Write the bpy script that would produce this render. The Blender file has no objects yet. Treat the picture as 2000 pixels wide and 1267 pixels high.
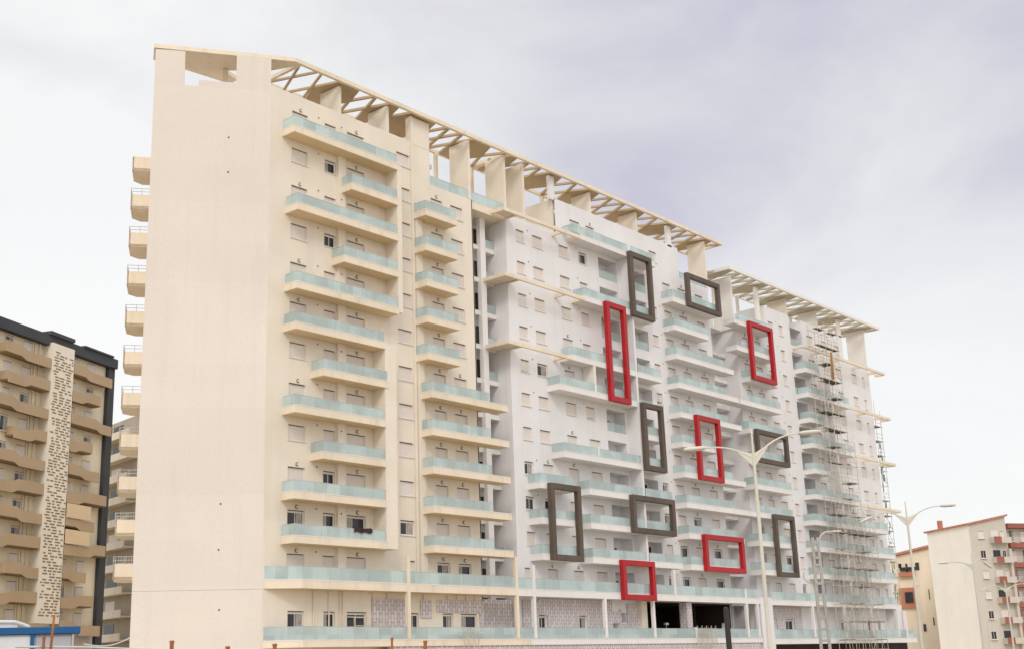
import bpy, bmesh, math, random
from mathutils import Vector, Matrix
random.seed(7)
R = math.radians
S = bpy.context.scene
COL = S.collection

# ---------------------------------------------------------------- camera, sky, sun, exposure
cam = bpy.data.objects.new('camera', bpy.data.cameras.new('camera'))
COL.objects.link(cam)
cam.data.sensor_width = 36.0
cam.data.lens = 2470.85 / 2000 * 36
cam.data.clip_start = 0.5
cam.data.clip_end = 6000
RW = ((0.64925068, 0.18018127, 0.73892372),
      (-0.75977709, 0.19812331, 0.6192624),
      (-0.03481853, -0.96347385, 0.26552929))
cam.matrix_world = Matrix(((RW[0][0], -RW[0][1], -RW[0][2], 0),
                           (RW[1][0], -RW[1][1], -RW[1][2], 0),
                           (RW[2][0], -RW[2][1], -RW[2][2], 0),
                           (0, 0, 0, 1)))
S.camera = cam
S.render.resolution_x, S.render.resolution_y = 1024, 648
GZ = -1.7                                  # ground level, the camera is 1.7 m above it

SUN_EL, SUN_DIR = 36, Vector((-0.78, -0.62, 0))
sun = bpy.data.objects.new('sun', bpy.data.lights.new('sun', 'SUN'))
COL.objects.link(sun)
SUN_DIR.normalize()
sv = SUN_DIR * math.cos(R(SUN_EL)) + Vector((0, 0, math.sin(R(SUN_EL))))
sun.rotation_euler = sv.to_track_quat('Z', 'Y').to_euler()
sun.data.energy = 0.85
sun.data.angle = R(16)
sun.data.color = (1.0, 0.94, 0.86)

W = bpy.data.worlds.new('World')
S.world = W
W.use_nodes = True
nt = W.node_tree
nt.nodes.clear()
def wn(t, **k):
    n = nt.nodes.new(t)
    for a, b in k.items(): setattr(n, a, b)
    return n
wo = wn('ShaderNodeOutputWorld')
sky = wn('ShaderNodeTexSky', sky_type='NISHITA', sun_disc=False)
sky.sun_elevation = R(SUN_EL)
sky.sun_rotation = math.atan2(SUN_DIR.x, SUN_DIR.y)
bgs = wn('ShaderNodeBackground'); bgs.inputs['Strength'].default_value = 0.10
nt.links.new(sky.outputs[0], bgs.inputs['Color'])
tc = wn('ShaderNodeTexCoord')
mp = wn('ShaderNodeMapping')
mp.inputs['Scale'].default_value = (1.5, 1.5, 2.8)
mp.inputs['Location'].default_value = (0.35, 0.1, 0.2)
nt.links.new(tc.outputs['Generated'], mp.inputs['Vector'])
n1 = wn('ShaderNodeTexNoise'); n1.inputs['Scale'].default_value = 2.6; n1.inputs['Detail'].default_value = 6; n1.inputs['Roughness'].default_value = 0.52
n1.inputs['Distortion'].default_value = 0.4
nt.links.new(mp.outputs[0], n1.inputs['Vector'])
# a thick grey bank of cloud stands in one part of the sky
bank = wn('ShaderNodeVectorMath', operation='DOT_PRODUCT')
bank.inputs[1].default_value = Vector((0.842, 0.335, 0.423)).normalized()
nt.links.new(tc.outputs['Generated'], bank.inputs[0])
bm_ = wn('ShaderNodeMapRange'); bm_.inputs['From Min'].default_value = 0.88; bm_.inputs['From Max'].default_value = 1.0
bm_.interpolation_type = 'SMOOTHSTEP'
nt.links.new(bank.outputs['Value'], bm_.inputs['Value'])
ad = wn('ShaderNodeMath', operation='MULTIPLY_ADD'); ad.inputs[1].default_value = 0.42
nof = wn('ShaderNodeMath', operation='MULTIPLY_ADD'); nof.inputs[1].default_value = 1.05; nof.inputs[2].default_value = -0.11
nt.links.new(n1.outputs['Fac'], nof.inputs[0])
nt.links.new(bm_.outputs[0], ad.inputs[0]); nt.links.new(nof.outputs[0], ad.inputs[2])
cr = wn('ShaderNodeValToRGB')
cr.color_ramp.elements[0].position = 0.38; cr.color_ramp.elements[0].color = (0.86, 0.86, 0.86, 1)
cr.color_ramp.elements[1].position = 0.95; cr.color_ramp.elements[1].color = (0.54, 0.53, 0.63, 1)
e = cr.color_ramp.elements.new(0.64); e.color = (0.72, 0.72, 0.74, 1)
nt.links.new(ad.outputs[0], cr.inputs['Fac'])
# pale haze low in the sky
sxyz = wn('ShaderNodeSeparateXYZ'); nt.links.new(tc.outputs['Generated'], sxyz.inputs[0])
low = wn('ShaderNodeMapRange'); low.inputs['From Min'].default_value = 0.37; low.inputs['From Max'].default_value = 0.22; low.interpolation_type = 'SMOOTHSTEP'
nt.links.new(sxyz.outputs['Z'], low.inputs['Value'])
lm = wn('ShaderNodeMath', operation='MULTIPLY'); lm.inputs[1].default_value = 0.55; nt.links.new(low.outputs[0], lm.inputs[0])
cm = wn('ShaderNodeMixRGB'); cm.inputs['Color2'].default_value = (0.94, 0.935, 0.925, 1)
nt.links.new(lm.outputs[0], cm.inputs['Fac']); nt.links.new(cr.outputs[0], cm.inputs['Color1'])
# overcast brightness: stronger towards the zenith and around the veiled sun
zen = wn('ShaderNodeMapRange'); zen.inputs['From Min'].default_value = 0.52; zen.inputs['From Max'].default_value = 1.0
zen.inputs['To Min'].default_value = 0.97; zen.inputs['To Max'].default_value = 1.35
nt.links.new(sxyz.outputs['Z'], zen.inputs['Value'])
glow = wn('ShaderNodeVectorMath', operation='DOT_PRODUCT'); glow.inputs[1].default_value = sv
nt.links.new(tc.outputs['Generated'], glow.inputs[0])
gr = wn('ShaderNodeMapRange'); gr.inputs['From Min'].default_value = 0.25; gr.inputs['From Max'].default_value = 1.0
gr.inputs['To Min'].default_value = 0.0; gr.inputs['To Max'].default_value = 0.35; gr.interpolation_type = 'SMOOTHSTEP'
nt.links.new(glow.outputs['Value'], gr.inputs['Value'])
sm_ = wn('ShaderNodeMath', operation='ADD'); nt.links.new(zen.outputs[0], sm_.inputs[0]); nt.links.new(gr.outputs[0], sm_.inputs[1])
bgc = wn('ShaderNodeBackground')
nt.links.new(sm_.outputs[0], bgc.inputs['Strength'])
nt.links.new(cm.outputs[0], bgc.inputs['Color'])
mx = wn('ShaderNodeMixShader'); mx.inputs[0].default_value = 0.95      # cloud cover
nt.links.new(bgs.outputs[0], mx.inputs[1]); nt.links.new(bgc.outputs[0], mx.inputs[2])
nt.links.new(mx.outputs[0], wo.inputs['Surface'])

S.view_settings.view_transform = 'Standard'
S.view_settings.look = 'None'
S.view_settings.exposure = 0.20
S.view_settings.gamma = 1.0

# ---------------------------------------------------------------- materials
def mat(name, col, rough=0.8, var=0.06, vscale=0.35, fine=0.03, bump=0.15, streak=0.0, metal=0.0, spec=0.3):
    m = bpy.data.materials.new(name); m.use_nodes = True
    t = m.node_tree; b = t.nodes['Principled BSDF']
    b.inputs['Roughness'].default_value = rough
    b.inputs['Metallic'].default_value = metal
    b.inputs['Specular IOR Level'].default_value = spec
    co = t.nodes.new('ShaderNodeTexCoord')
    N = lambda s, d=3: (lambda n: (setattr(n.inputs['Scale'], 'default_value', s), setattr(n.inputs['Detail'], 'default_value', d), n)[2])(t.nodes.new('ShaderNodeTexNoise'))
    a = N(vscale); t.links.new(co.outputs['Object'], a.inputs['Vector'])
    f = N(9.0, 4); t.links.new(co.outputs['Object'], f.inputs['Vector'])
    def mr(src, lo, hi):
        r = t.nodes.new('ShaderNodeMapRange'); r.inputs['From Min'].default_value = 0.3; r.inputs['From Max'].default_value = 0.7
        r.inputs['To Min'].default_value = lo; r.inputs['To Max'].default_value = hi
        t.links.new(src, r.inputs['Value']); return r.outputs[0]
    v = mr(a.outputs['Fac'], 1 - var, 1 + var)
    v2 = mr(f.outputs['Fac'], 1 - fine, 1 + fine)
    mu = t.nodes.new('ShaderNodeMath'); mu.operation = 'MULTIPLY'
    t.links.new(v, mu.inputs[0]); t.links.new(v2, mu.inputs[1]); out = mu.outputs[0]
    if streak:
        mpn = t.nodes.new('ShaderNodeMapping'); mpn.inputs['Scale'].default_value = (1.6, 1.6, 0.10)
        t.links.new(co.outputs['Object'], mpn.inputs['Vector'])
        s = N(1.0, 6); t.links.new(mpn.outputs[0], s.inputs['Vector'])
        r = t.nodes.new('ShaderNodeMapRange'); r.inputs['From Min'].default_value = 0.52; r.inputs['From Max'].default_value = 0.75
        r.inputs['To Min'].default_value = 1.0; r.inputs['To Max'].default_value = 1 - streak
        t.links.new(s.outputs['Fac'], r.inputs['Value'])
        m2 = t.nodes.new('ShaderNodeMath'); m2.operation = 'MULTIPLY'
        t.links.new(out, m2.inputs[0]); t.links.new(r.outputs[0], m2.inputs[1]); out = m2.outputs[0]
    vm = t.nodes.new('ShaderNodeVectorMath'); vm.operation = 'SCALE'
    vm.inputs[0].default_value = col[:3]
    t.links.new(out, vm.inputs['Scale']); t.links.new(vm.outputs[0], b.inputs['Base Color'])
    if bump:
        bn = t.nodes.new('ShaderNodeBump'); bn.inputs['Strength'].default_value = bump; bn.inputs['Distance'].default_value = 0.01
        t.links.new(f.outputs['Fac'], bn.inputs['Height']); t.links.new(bn.outputs[0], b.inputs['Normal'])
    return m

M = {}
M['cream'] = mat('cream_render', (0.785, 0.705, 0.60), var=0.05, streak=0.05)
M['cream_edge'] = mat('cream_concrete', (0.79, 0.685, 0.55), var=0.06, streak=0.12)
M['grey'] = mat('pale_grey_render', (0.765, 0.745, 0.75), var=0.035, streak=0.05)
M['grey_edge'] = mat('pale_grey_concrete', (0.78, 0.755, 0.74), var=0.04, streak=0.08)
M['lattice'] = mat('shaded_lattice_concrete', (0.46, 0.345, 0.21), var=0.08, streak=0.1)  # shaded underside of bars and plates put into one darker colour
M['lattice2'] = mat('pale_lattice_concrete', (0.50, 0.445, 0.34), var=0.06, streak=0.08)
M['white'] = mat('white_paint', (0.80, 0.76, 0.71), var=0.03, rough=0.6)
M['soffit'] = mat('shaded_soffit', (0.74, 0.58, 0.37), var=0.05)  # shading under the slabs put partly into this darker, more golden colour
M['shutter'] = mat('shutter_slats', (0.77, 0.70, 0.65), var=0.03, rough=0.55)
M['frame_white'] = mat('white_window_frame', (0.74, 0.70, 0.66), var=0.02, rough=0.4, bump=0)
M['dark'] = mat('dark_room', (0.035, 0.028, 0.03), var=0.2, rough=0.9, bump=0)
M['brown'] = mat('brown_frame_paint', (0.115, 0.086, 0.068), var=0.12, streak=0.2, rough=0.6)
M['red'] = mat('red_frame_paint', (0.42, 0.014, 0.02), var=0.06, streak=0.08, rough=0.45)
def seams(m, w, h, wd, dark, offs=0.0):
    t = m.node_tree; b = t.nodes['Principled BSDF']
    src = b.inputs['Base Color'].links[0].from_socket
    co = t.nodes.new('ShaderNodeTexCoord'); sp = t.nodes.new('ShaderNodeSeparateXYZ'); t.links.new(co.outputs['Object'], sp.inputs[0])
    sm = t.nodes.new('ShaderNodeMath'); sm.operation = 'SUBTRACT'; t.links.new(sp.outputs['X'], sm.inputs[0]); t.links.new(sp.outputs['Y'], sm.inputs[1])
    cb = t.nodes.new('ShaderNodeCombineXYZ'); t.links.new(sm.outputs[0], cb.inputs['X'])
    zo = t.nodes.new('ShaderNodeMath'); zo.operation = 'ADD'; zo.inputs[1].default_value = offs; t.links.new(sp.outputs['Z'], zo.inputs[0]); t.links.new(zo.outputs[0], cb.inputs['Y'])
    br = t.nodes.new('ShaderNodeTexBrick'); br.inputs['Scale'].default_value = 1; br.inputs['Brick Width'].default_value = w; br.inputs['Row Height'].default_value = h
    br.offset = 0.0; br.inputs['Mortar Size'].default_value = wd; br.inputs['Mortar Smooth'].default_value = 0.6
    br.inputs['Color1'].default_value = (1, 1, 1, 1); br.inputs['Color2'].default_value = (.955, .955, .96, 1); br.inputs['Mortar'].default_value = (dark, dark, dark, 1)
    t.links.new(cb.outputs[0], br.inputs['Vector'])
    mx = t.nodes.new('ShaderNodeMixRGB'); mx.blend_type = 'MULTIPLY'; mx.inputs['Fac'].default_value = 1
    t.links.new(src, mx.inputs['Color1']); t.links.new(br.outputs['Color'], mx.inputs['Color2']); t.links.new(mx.outputs[0], b.inputs['Base Color'])
seams(M['red'], 1.25, 1.25, 0.012, 0.55); seams(M['brown'], 1.25, 1.25, 0.012, 0.5)
M['cream_end'] = mat('cream_end_wall', (0.735, 0.66, 0.59), var=0.035, vscale=0.13, fine=0.04, streak=0.04)
seams(M['cream_end'], 60, 3.084, 0.02, 0.97, -0.35)
M['headshade_ring'] = mat('head_shade_and_lamp_ring', (0.085, 0.068, 0.055), var=0.1, bump=0)  # painted shade line under window heads; also colours the lamp rings
M['metal'] = mat('galvanised_metal', (0.55, 0.54, 0.52), var=0.1, rough=0.4, metal=0.6)
M['tube'] = mat('scaffold_tube', (0.58, 0.52, 0.44), var=0.25, vscale=1.5, rough=0.55, metal=0.2)
M['plank'] = mat('scaffold_plank', (0.10, 0.075, 0.055), var=0.3, vscale=1.0)
M['timber'] = mat('raw_timber', (0.42, 0.22, 0.09), var=0.2, vscale=2)
M['pole'] = mat('cream_lamp_paint', (0.60, 0.57, 0.49), var=0.08, rough=0.35, spec=0.5)
M['cord'] = mat('black_iron', (0.03, 0.028, 0.026), var=0.1, rough=0.6)
M['concrete'] = mat('raw_concrete', (0.42, 0.39, 0.35), var=0.12, streak=0.2)
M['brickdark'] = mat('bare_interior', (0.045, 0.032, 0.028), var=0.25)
M['rust'] = mat('rusty_steel', (0.33, 0.13, 0.05), var=0.25, vscale=3)
M['asphalt'] = mat('asphalt', (0.05, 0.05, 0.052), var=0.15, vscale=0.5)
M['earth'] = mat('dusty_ground', (0.50, 0.42, 0.31), var=0.15, vscale=0.1)
M['net'] = mat('green_netting', (0.20, 0.31, 0.25), var=0.3, vscale=2)
M['cloth'] = mat('dark_cloth', (0.045, 0.02, 0.025), var=0.3, vscale=3)
M['bluepaint'] = mat('blue_paint', (0.012, 0.10, 0.26), var=0.1, rough=0.4)
M['whitepanel'] = mat('white_panel', (0.74, 0.74, 0.74), var=0.05)
M['lilac'] = mat('pale_lilac_panel', (0.48, 0.45, 0.47), var=0.08)

def clad():
    m = bpy.data.materials.new('stone_cladding'); m.use_nodes = True
    t = m.node_tree; b = t.nodes['Principled BSDF']; b.inputs['Roughness'].default_value = 0.7
    co = t.nodes.new('ShaderNodeTexCoord')
    sp = t.nodes.new('ShaderNodeSeparateXYZ'); t.links.new(co.outputs['Object'], sp.inputs[0])
    cb = t.nodes.new('ShaderNodeCombineXYZ'); t.links.new(sp.outputs['Z'], cb.inputs['X'])
    sm = t.nodes.new('ShaderNodeMath'); sm.operation = 'ADD'; t.links.new(sp.outputs['X'], sm.inputs[0]); t.links.new(sp.outputs['Y'], sm.inputs[1])
    t.links.new(sm.outputs[0], cb.inputs['Y'])
    br = t.nodes.new('ShaderNodeTexBrick'); t.links.new(cb.outputs[0], br.inputs['Vector'])
    br.inputs['Scale'].default_value = 1.0
    br.inputs['Brick Width'].default_value = 0.62; br.inputs['Row Height'].default_value = 0.31
    br.inputs['Mortar Size'].default_value = 0.035; br.inputs['Mortar Smooth'].default_value = 0.2
    br.inputs['Color1'].default_value = (0.56, 0.50, 0.51, 1); br.inputs['Color2'].default_value = (0.70, 0.64, 0.65, 1)
    br.inputs['Mortar'].default_value = (0.38, 0.33, 0.34, 1)
    t.links.new(br.outputs['Color'], b.inputs['Base Color'])
    bn = t.nodes.new('ShaderNodeBump'); bn.inputs['Strength'].default_value = 0.5; bn.inputs['Distance'].default_value = 0.02; bn.invert = True
    t.links.new(br.outputs['Fac'], bn.inputs['Height']); t.links.new(bn.outputs[0], b.inputs['Normal'])
    return m
M['clad'] = clad()

def glass(name, tint, see, rough=0.25):
    m = bpy.data.materials.new(name); m.use_nodes = True
    t = m.node_tree; t.nodes.clear()
    o = t.nodes.new('ShaderNodeOutputMaterial')
    b = t.nodes.new('ShaderNodeBsdfPrincipled')
    co = t.nodes.new('ShaderNodeTexCoord'); n = t.nodes.new('ShaderNodeTexNoise'); n.inputs['Scale'].default_value = 0.45; n.inputs['Detail'].default_value = 3
    t.links.new(co.outputs['Object'], n.inputs['Vector'])
    r = t.nodes.new('ShaderNodeValToRGB')
    r.color_ramp.elements[0].position = 0.35; r.color_ramp.elements[0].color = tuple(c * 0.86 for c in tint) + (1,)
    r.color_ramp.elements[1].position = 0.65; r.color_ramp.elements[1].color = tuple(min(1, c * 1.08) for c in tint) + (1,)
    sx = t.nodes.new('ShaderNodeSeparateXYZ'); t.links.new(co.outputs['Object'], sx.inputs[0])
    sn = t.nodes.new('ShaderNodeVectorMath'); sn.operation = 'SNAP'; sn.inputs[1].default_value = (1.27, 1.45, 3.084)
    t.links.new(co.outputs['Object'], sn.inputs[0])
    wh = t.nodes.new('ShaderNodeTexWhiteNoise'); t.links.new(sn.outputs[0], wh.inputs['Vector'])
    mm = t.nodes.new('ShaderNodeMath'); mm.operation = 'MULTIPLY_ADD'; mm.inputs[1].default_value = 0.30; t.links.new(wh.outputs['Value'], mm.inputs[0])
    m3 = t.nodes.new('ShaderNodeMath'); m3.operation = 'SUBTRACT'; m3.inputs[1].default_value = 0.15; t.links.new(n.outputs['Fac'], m3.inputs[0])
    t.links.new(m3.outputs[0], mm.inputs[2])
    t.links.new(mm.outputs[0], r.inputs['Fac']); t.links.new(r.outputs[0], b.inputs['Base Color'])
    b.inputs['Roughness'].default_value = rough; b.inputs['Specular IOR Level'].default_value = 0.8
    tr = t.nodes.new('ShaderNodeBsdfTransparent'); tr.inputs[0].default_value = tuple(min(1, c * 1.2) for c in tint) + (1,)
    tl = t.nodes.new('ShaderNodeBsdfTranslucent'); t.links.new(r.outputs[0], tl.inputs[0])
    m0 = t.nodes.new('ShaderNodeMixShader'); m0.inputs[0].default_value = 0.3
    t.links.new(b.outputs[0], m0.inputs[1]); t.links.new(tl.outputs[0], m0.inputs[2])
    mx = t.nodes.new('ShaderNodeMixShader'); mx.inputs[0].default_value = see
    t.links.new(m0.outputs[0], mx.inputs[1]); t.links.new(tr.outputs[0], mx.inputs[2])
    t.links.new(mx.outputs[0], o.inputs['Surface'])
    return m
M['glass'] = glass('frosted_balcony_glass', (0.67, 0.765, 0.765), 0.25)
def pane():
    m = bpy.data.materials.new('dark_window_glass'); m.use_nodes = True
    b = m.node_tree.nodes['Principled BSDF']
    b.inputs['Base Color'].default_value = (0.025, 0.022, 0.025, 1); b.inputs['Roughness'].default_value = 0.12
    b.inputs['Specular IOR Level'].default_value = 0.45
    return m
M['pane'] = pane()
M['curtain'] = mat('curtain', (0.38, 0.35, 0.32), var=0.2, vscale=4)

# ---------------------------------------------------------------- mesh helpers
class MB:
    def __init__(s): s.v = []; s.f = []; s.mi = []; s.cur = 0; s.bev = 0
    def face(s, pts):
        i = len(s.v); s.v += [tuple(p) for p in pts]; s.f.append(tuple(range(i, i + len(pts)))); s.mi.append(s.cur)
    def hexa(s, p):                      # p: 8 points, bottom 0-3, top 4-7 (counter-clockwise from above)
        i = len(s.v); s.v += [tuple(q) for q in p]
        for q in ((0, 3, 2, 1), (4, 5, 6, 7), (0, 1, 5, 4), (1, 2, 6, 5), (2, 3, 7, 6), (3, 0, 4, 7)):
            s.f.append(tuple(i + k for k in q)); s.mi.append(s.cur)
    def box(s, x0, x1, y0, y1, z0, z1):
        s.hexa([(x0, y0, z0), (x1, y0, z0), (x1, y1, z0), (x0, y1, z0), (x0, y0, z1), (x1, y0, z1), (x1, y1, z1), (x0, y1, z1)])
    def prism(s, poly, z0, z1):          # poly counter-clockwise
        n = len(poly); i = len(s.v)
        s.v += [(p[0], p[1], z0) for p in poly] + [(p[0], p[1], z1) for p in poly]
        s.f.append(tuple(i + k for k in reversed(range(n)))); s.mi.append(s.cur)
        s.f.append(tuple(i + n + k for k in range(n))); s.mi.append(s.cur)
        for k in range(n):
            l = (k + 1) % n
            s.f.append((i + k, i + l, i + n + l, i + n + k)); s.mi.append(s.cur)
    def bar(s, p, q, w, h=None):
        p, q = Vector(p), Vector(q); d = (q - p)
        if d.length < 1e-6: return
        d.normalize(); h = h or w
        up = Vector((0, 0, 1)) if abs(d.z) < 0.95 else Vector((1, 0, 0))
        a = d.cross(up).normalized() * (w / 2); b = a.cross(d).normalized() * (h / 2)
        s.hexa([p - a - b, p + a - b, q + a - b, q - a - b, p - a + b, p + a + b, q + a + b, q - a + b])
    def tube(s, p, q, r0, r1=None, n=8, caps=True):
        p, q = Vector(p), Vector(q); r1 = r0 if r1 is None else r1
        d = (q - p).normalized(); up = Vector((0, 0, 1)) if abs(d.z) < 0.95 else Vector((1, 0, 0))
        a = d.cross(up).normalized(); b = a.cross(d)
        i = len(s.v)
        for c, r in ((p, r0), (q, r1)):
            for k in range(n):
                t = 2 * math.pi * k / n; s.v.append(tuple(c + a * math.cos(t) * r + b * math.sin(t) * r))
        for k in range(n):
            l = (k + 1) % n; s.f.append((i + k, i + l, i + n + l, i + n + k)); s.mi.append(s.cur)
        if caps:
            s.f.append(tuple(i + k for k in reversed(range(n)))); s.mi.append(s.cur)
            s.f.append(tuple(i + n + k for k in range(n))); s.mi.append(s.cur)
    def path(s, pts, radii, n=8):
        for k in range(len(pts) - 1): s.tube(pts[k], pts[k + 1], radii[k], radii[k + 1], n)
    def mesh(s, name, mats):
        me = bpy.data.meshes.new(name); me.from_pydata(s.v, [], s.f)
        for m in (mats if isinstance(mats, (list, tuple)) else [mats]): me.materials.append(m)
        me.polygons.foreach_set('material_index', s.mi)
        bm = bmesh.new(); bm.from_mesh(me); bmesh.ops.recalc_face_normals(bm, faces=bm.faces); bm.to_mesh(me); bm.free()
        return me
    def build(s, name, mats, parent=None, loc=(0, 0, 0), bevel=0):
        o = bpy.data.objects.new(name, s.mesh(name, mats)); COL.objects.link(o)
        o.location = loc
        if parent: o.parent = parent
        if bevel:
            b = o.modifiers.new('bevel', 'BEVEL'); b.width = bevel; b.segments = 1; b.limit_method = 'ANGLE'
        return o
def thing(name, label, cat, loc=(0, 0, 0), rz=0, group=None):
    o = bpy.data.objects.new(name, None); COL.objects.link(o); o.location = loc; o.rotation_euler = (0, 0, rz)
    o['label'] = label; o['category'] = cat
    if group: o['group'] = group
    return o
def tag(o, label, cat, group=None):
    o['label'] = label; o['category'] = cat
    if group: o['group'] = group
    return o
def struct(o): o['kind'] = 'structure'; return o

def wall(x0, x1, z0, z1, Y, holes, tops=None, capL=0.0, flipless=True):
    """wall face on plane Y with niches: holes = (xa, xb, za, zb, depth); tops = [(xa, xb, ztop)]"""
    mb = MB()
    tops = tops or [(x0, x1, z1)]
    xs = sorted({x0, x1} | {h[0] for h in holes} | {h[1] for h in holes} | {t[0] for t in tops} | {t[1] for t in tops})
    zs = sorted({z0, z1} | {h[2] for h in holes} | {h[3] for h in holes} | {t[2] for t in tops})
    for i in range(len(xs) - 1):
        xm = (xs[i] + xs[i + 1]) / 2
        zt = max([t[2] for t in tops if t[0] <= xm <= t[1]] or [z0])
        run = None
        for k in range(len(zs) - 1):
            zm = (zs[k] + zs[k + 1]) / 2
            solid = zm < zt and not any(h[0] < xm < h[1] and h[2] < zm < h[3] for h in holes)
            if solid and run is None: run = zs[k]
            if (not solid) and run is not None:
                mb.face([(xs[i], Y, run), (xs[i + 1], Y, run), (xs[i + 1], Y, zs[k]), (xs[i], Y, zs[k])]); run = None
        if run is not None:
            mb.face([(xs[i], Y, run), (xs[i + 1], Y, run), (xs[i + 1], Y, zs[-1]), (xs[i], Y, zs[-1])])
        mb.face([(xs[i], Y, zt), (xs[i + 1], Y, zt), (xs[i + 1], Y + 0.25, zt), (xs[i], Y + 0.25, zt)])
        mb.face([(xs[i], Y + 0.25, zt - 1.1), (xs[i + 1], Y + 0.25, zt - 1.1), (xs[i + 1], Y + 0.25, zt), (xs[i], Y + 0.25, zt)])
    for xa, xb, za, zb, d in holes:
        if d == 0: continue
        yb = Y + d
        mb.face([(xa, Y, za), (xa, yb, za), (xa, yb, zb), (xa, Y, zb)])
        mb.face([(xb, Y, za), (xb, yb, za), (xb, yb, zb), (xb, Y, zb)])
        mb.face([(xa, Y, zb), (xb, Y, zb), (xb, yb, zb), (xa, yb, zb)])
        mb.face([(xa, Y, za), (xb, Y, za), (xb, yb, za), (xa, yb, za)])
        mb.face([(xa, yb, za), (xb, yb, za), (xb, yb, zb), (xa, yb, zb)])
    return mb

# ---------------------------------------------------------------- ground
g = MB(); g.box(-3000, 3000, -3000, 3000, GZ - 1, GZ); struct(g.build('ground', M['earth']))
g = MB(); g.box(-400, 900, 24, 40, GZ - 0.5, GZ + 0.004); struct(g.build('road', M['asphalt']))
g = MB(); g.box(-400, 900, 40, 44, GZ - 0.5, GZ + 0.13); struct(g.build('pavement', M['concrete']))
g = MB()
for k in range(-40, 90): g.box(k * 6, k * 6 + 3, 31.9, 32.05, GZ + 0.004, GZ + 0.008)
struct(g.build('road_markings', M['white']))

# ---------------------------------------------------------------- shared facade pieces
WY = 70.45; FY = 69.0
LZ = lambda n: 12.40 + 3.084 * n              # underside of slab n
_cache = {}
def shared(key, fn):
    if key not in _cache: _cache[key] = fn()
    return _cache[key]
def put(name, me, parent, loc=(0, 0, 0)):
    o = bpy.data.objects.new(name, me); COL.objects.link(o); o.location = loc
    if parent: o.parent = parent
    return o
def frame_me(w, h, sill):
    mb = MB(); t = 0.055
    mb.box(0, w, 0, 0.07, -t, 0); mb.box(0, w, 0, 0.07, -h, -h + t)
    mb.box(0, t, 0.002, 0.068, -h + t, -t); mb.box(w - t, w, 0.002, 0.068, -h + t, -t)
    if sill: mb.box(-0.06, w + 0.06, -0.20, 0.0, -h - 0.05, -h + 0.005)
    mb.cur = 1; mb.box(t, w - t, -0.006, 0.0, -0.062, -0.008)  # dark strip painting the shade below the window head
    return mb.mesh('window', [M['frame_white'], M['headshade_ring']])
def shutter_me(w, h):
    mb = MB(); t = 0.055; n = max(2, int(h / 0.075)); dz = h / n
    for k in range(n):
        z1 = -k * dz; z0 = z1 - dz
        mb.face([(t, 0.028, z0), (w - t, 0.028, z0), (w - t, 0.018, z1 - dz * .25), (t, 0.018, z1 - dz * .25)])
        mb.face([(t, 0.018, z1 - dz * .25), (w - t, 0.018, z1 - dz * .25), (w - t, 0.034, z1), (t, 0.034, z1)])
    return mb.mesh('shutter', M['shutter'])
def pane_me(w, h, v):
    mb = MB(); t = 0.055; c = w * (0.5 if v != 2 else 0.34)
    mb.cur = 0
    mb.box(t, c, 0.045, 0.055, -h + t, 0)
    mb.box(c, w - t, 0.075, 0.085, -h + t, 0)
    mb.cur = 1
    for x in (t, c - 0.03, w - t - 0.05): mb.box(x, x + 0.05, 0.03, 0.044, -h + t, 0)
    mb.box(t, w - t, 0.031, 0.043, -h + t, -h + t + 0.05)
    if v:
        mb.cur = 2
        if v == 1: mb.box(c + 0.12, w - t - 0.08, 0.058, 0.07, -h + t + 0.06, -0.01)
        else: mb.box(t + 0.05, c - 0.06, 0.037, 0.044, -h + t + 0.06, -0.01)
    return mb.mesh('pane', [M['pane'], M['frame_white'], M['curtain']])
def window(parent, kind, x, zh, w, h, Y=WY, v=0, door=False):
    y = Y + 0.12
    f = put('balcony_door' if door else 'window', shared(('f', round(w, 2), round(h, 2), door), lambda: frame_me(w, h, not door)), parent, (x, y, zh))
    sh = {'c': h - 0.06, 'h': h * 0.72, 'q': h * 0.86, 'o': 0.20}[kind]
    put('shutter', shared(('s', round(w, 2), round(sh, 2)), lambda: shutter_me(w, sh)), f)
    if kind != 'c':
        put('pane', shared(('p', round(w, 2), round(h - sh, 2), v), lambda: pane_me(w, h - sh, v)), f, (0, 0, -sh))
    return f
def lamp_me():
    mb = MB(); mb.tube((0, 0, 0), (0, -0.06, 0), 0.13, 0.13, 12); mb.tube((0, -0.06, 0.0), (0, -0.17, 0.0), 0.10, 0.06, 12)
    mb.cur = 1; mb.bar((0.02, -0.03, 0.12), (-0.08, -0.2, 0.3), 0.025)
    return mb.mesh('wall_lamp', [M['frame_white'], M['cord']])
def ring_me():
    mb = MB(); n = 12
    for k in range(n - 3):
        a = 2 * math.pi * k / n + .8; b = 2 * math.pi * (k + 1) / n + .8
        mb.tube((math.cos(a) * .13, -0.05, math.sin(a) * .13), (math.cos(b) * .13, -0.05, math.sin(b) * .13), 0.02, 0.02, 5)
    mb.cur = 1; mb.tube((0, 0.02, 0), (0, -0.08, 0), 0.085, 0.07, 10)
    return mb.mesh('wall_lamp', [M['headshade_ring'], M['frame_white']])
def wlamp(parent, x, z, Y=WY): return put('wall_lamp', shared('ring', ring_me), parent, (x, Y, z))
def vent_me():
    mb = MB(); mb.tube((0, 0.02, 0), (0, -0.03, 0), 0.085, 0.085, 10)
    mb.cur = 1; mb.tube((0, 0, 0), (0, -0.035, 0), 0.06, 0.06, 10)
    return mb.mesh('vent', [M['cream_edge'], M['cord']])
def vent(parent, x, z, Y=WY): return put('vent', shared('vent', vent_me), parent, (x, Y, z))

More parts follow.
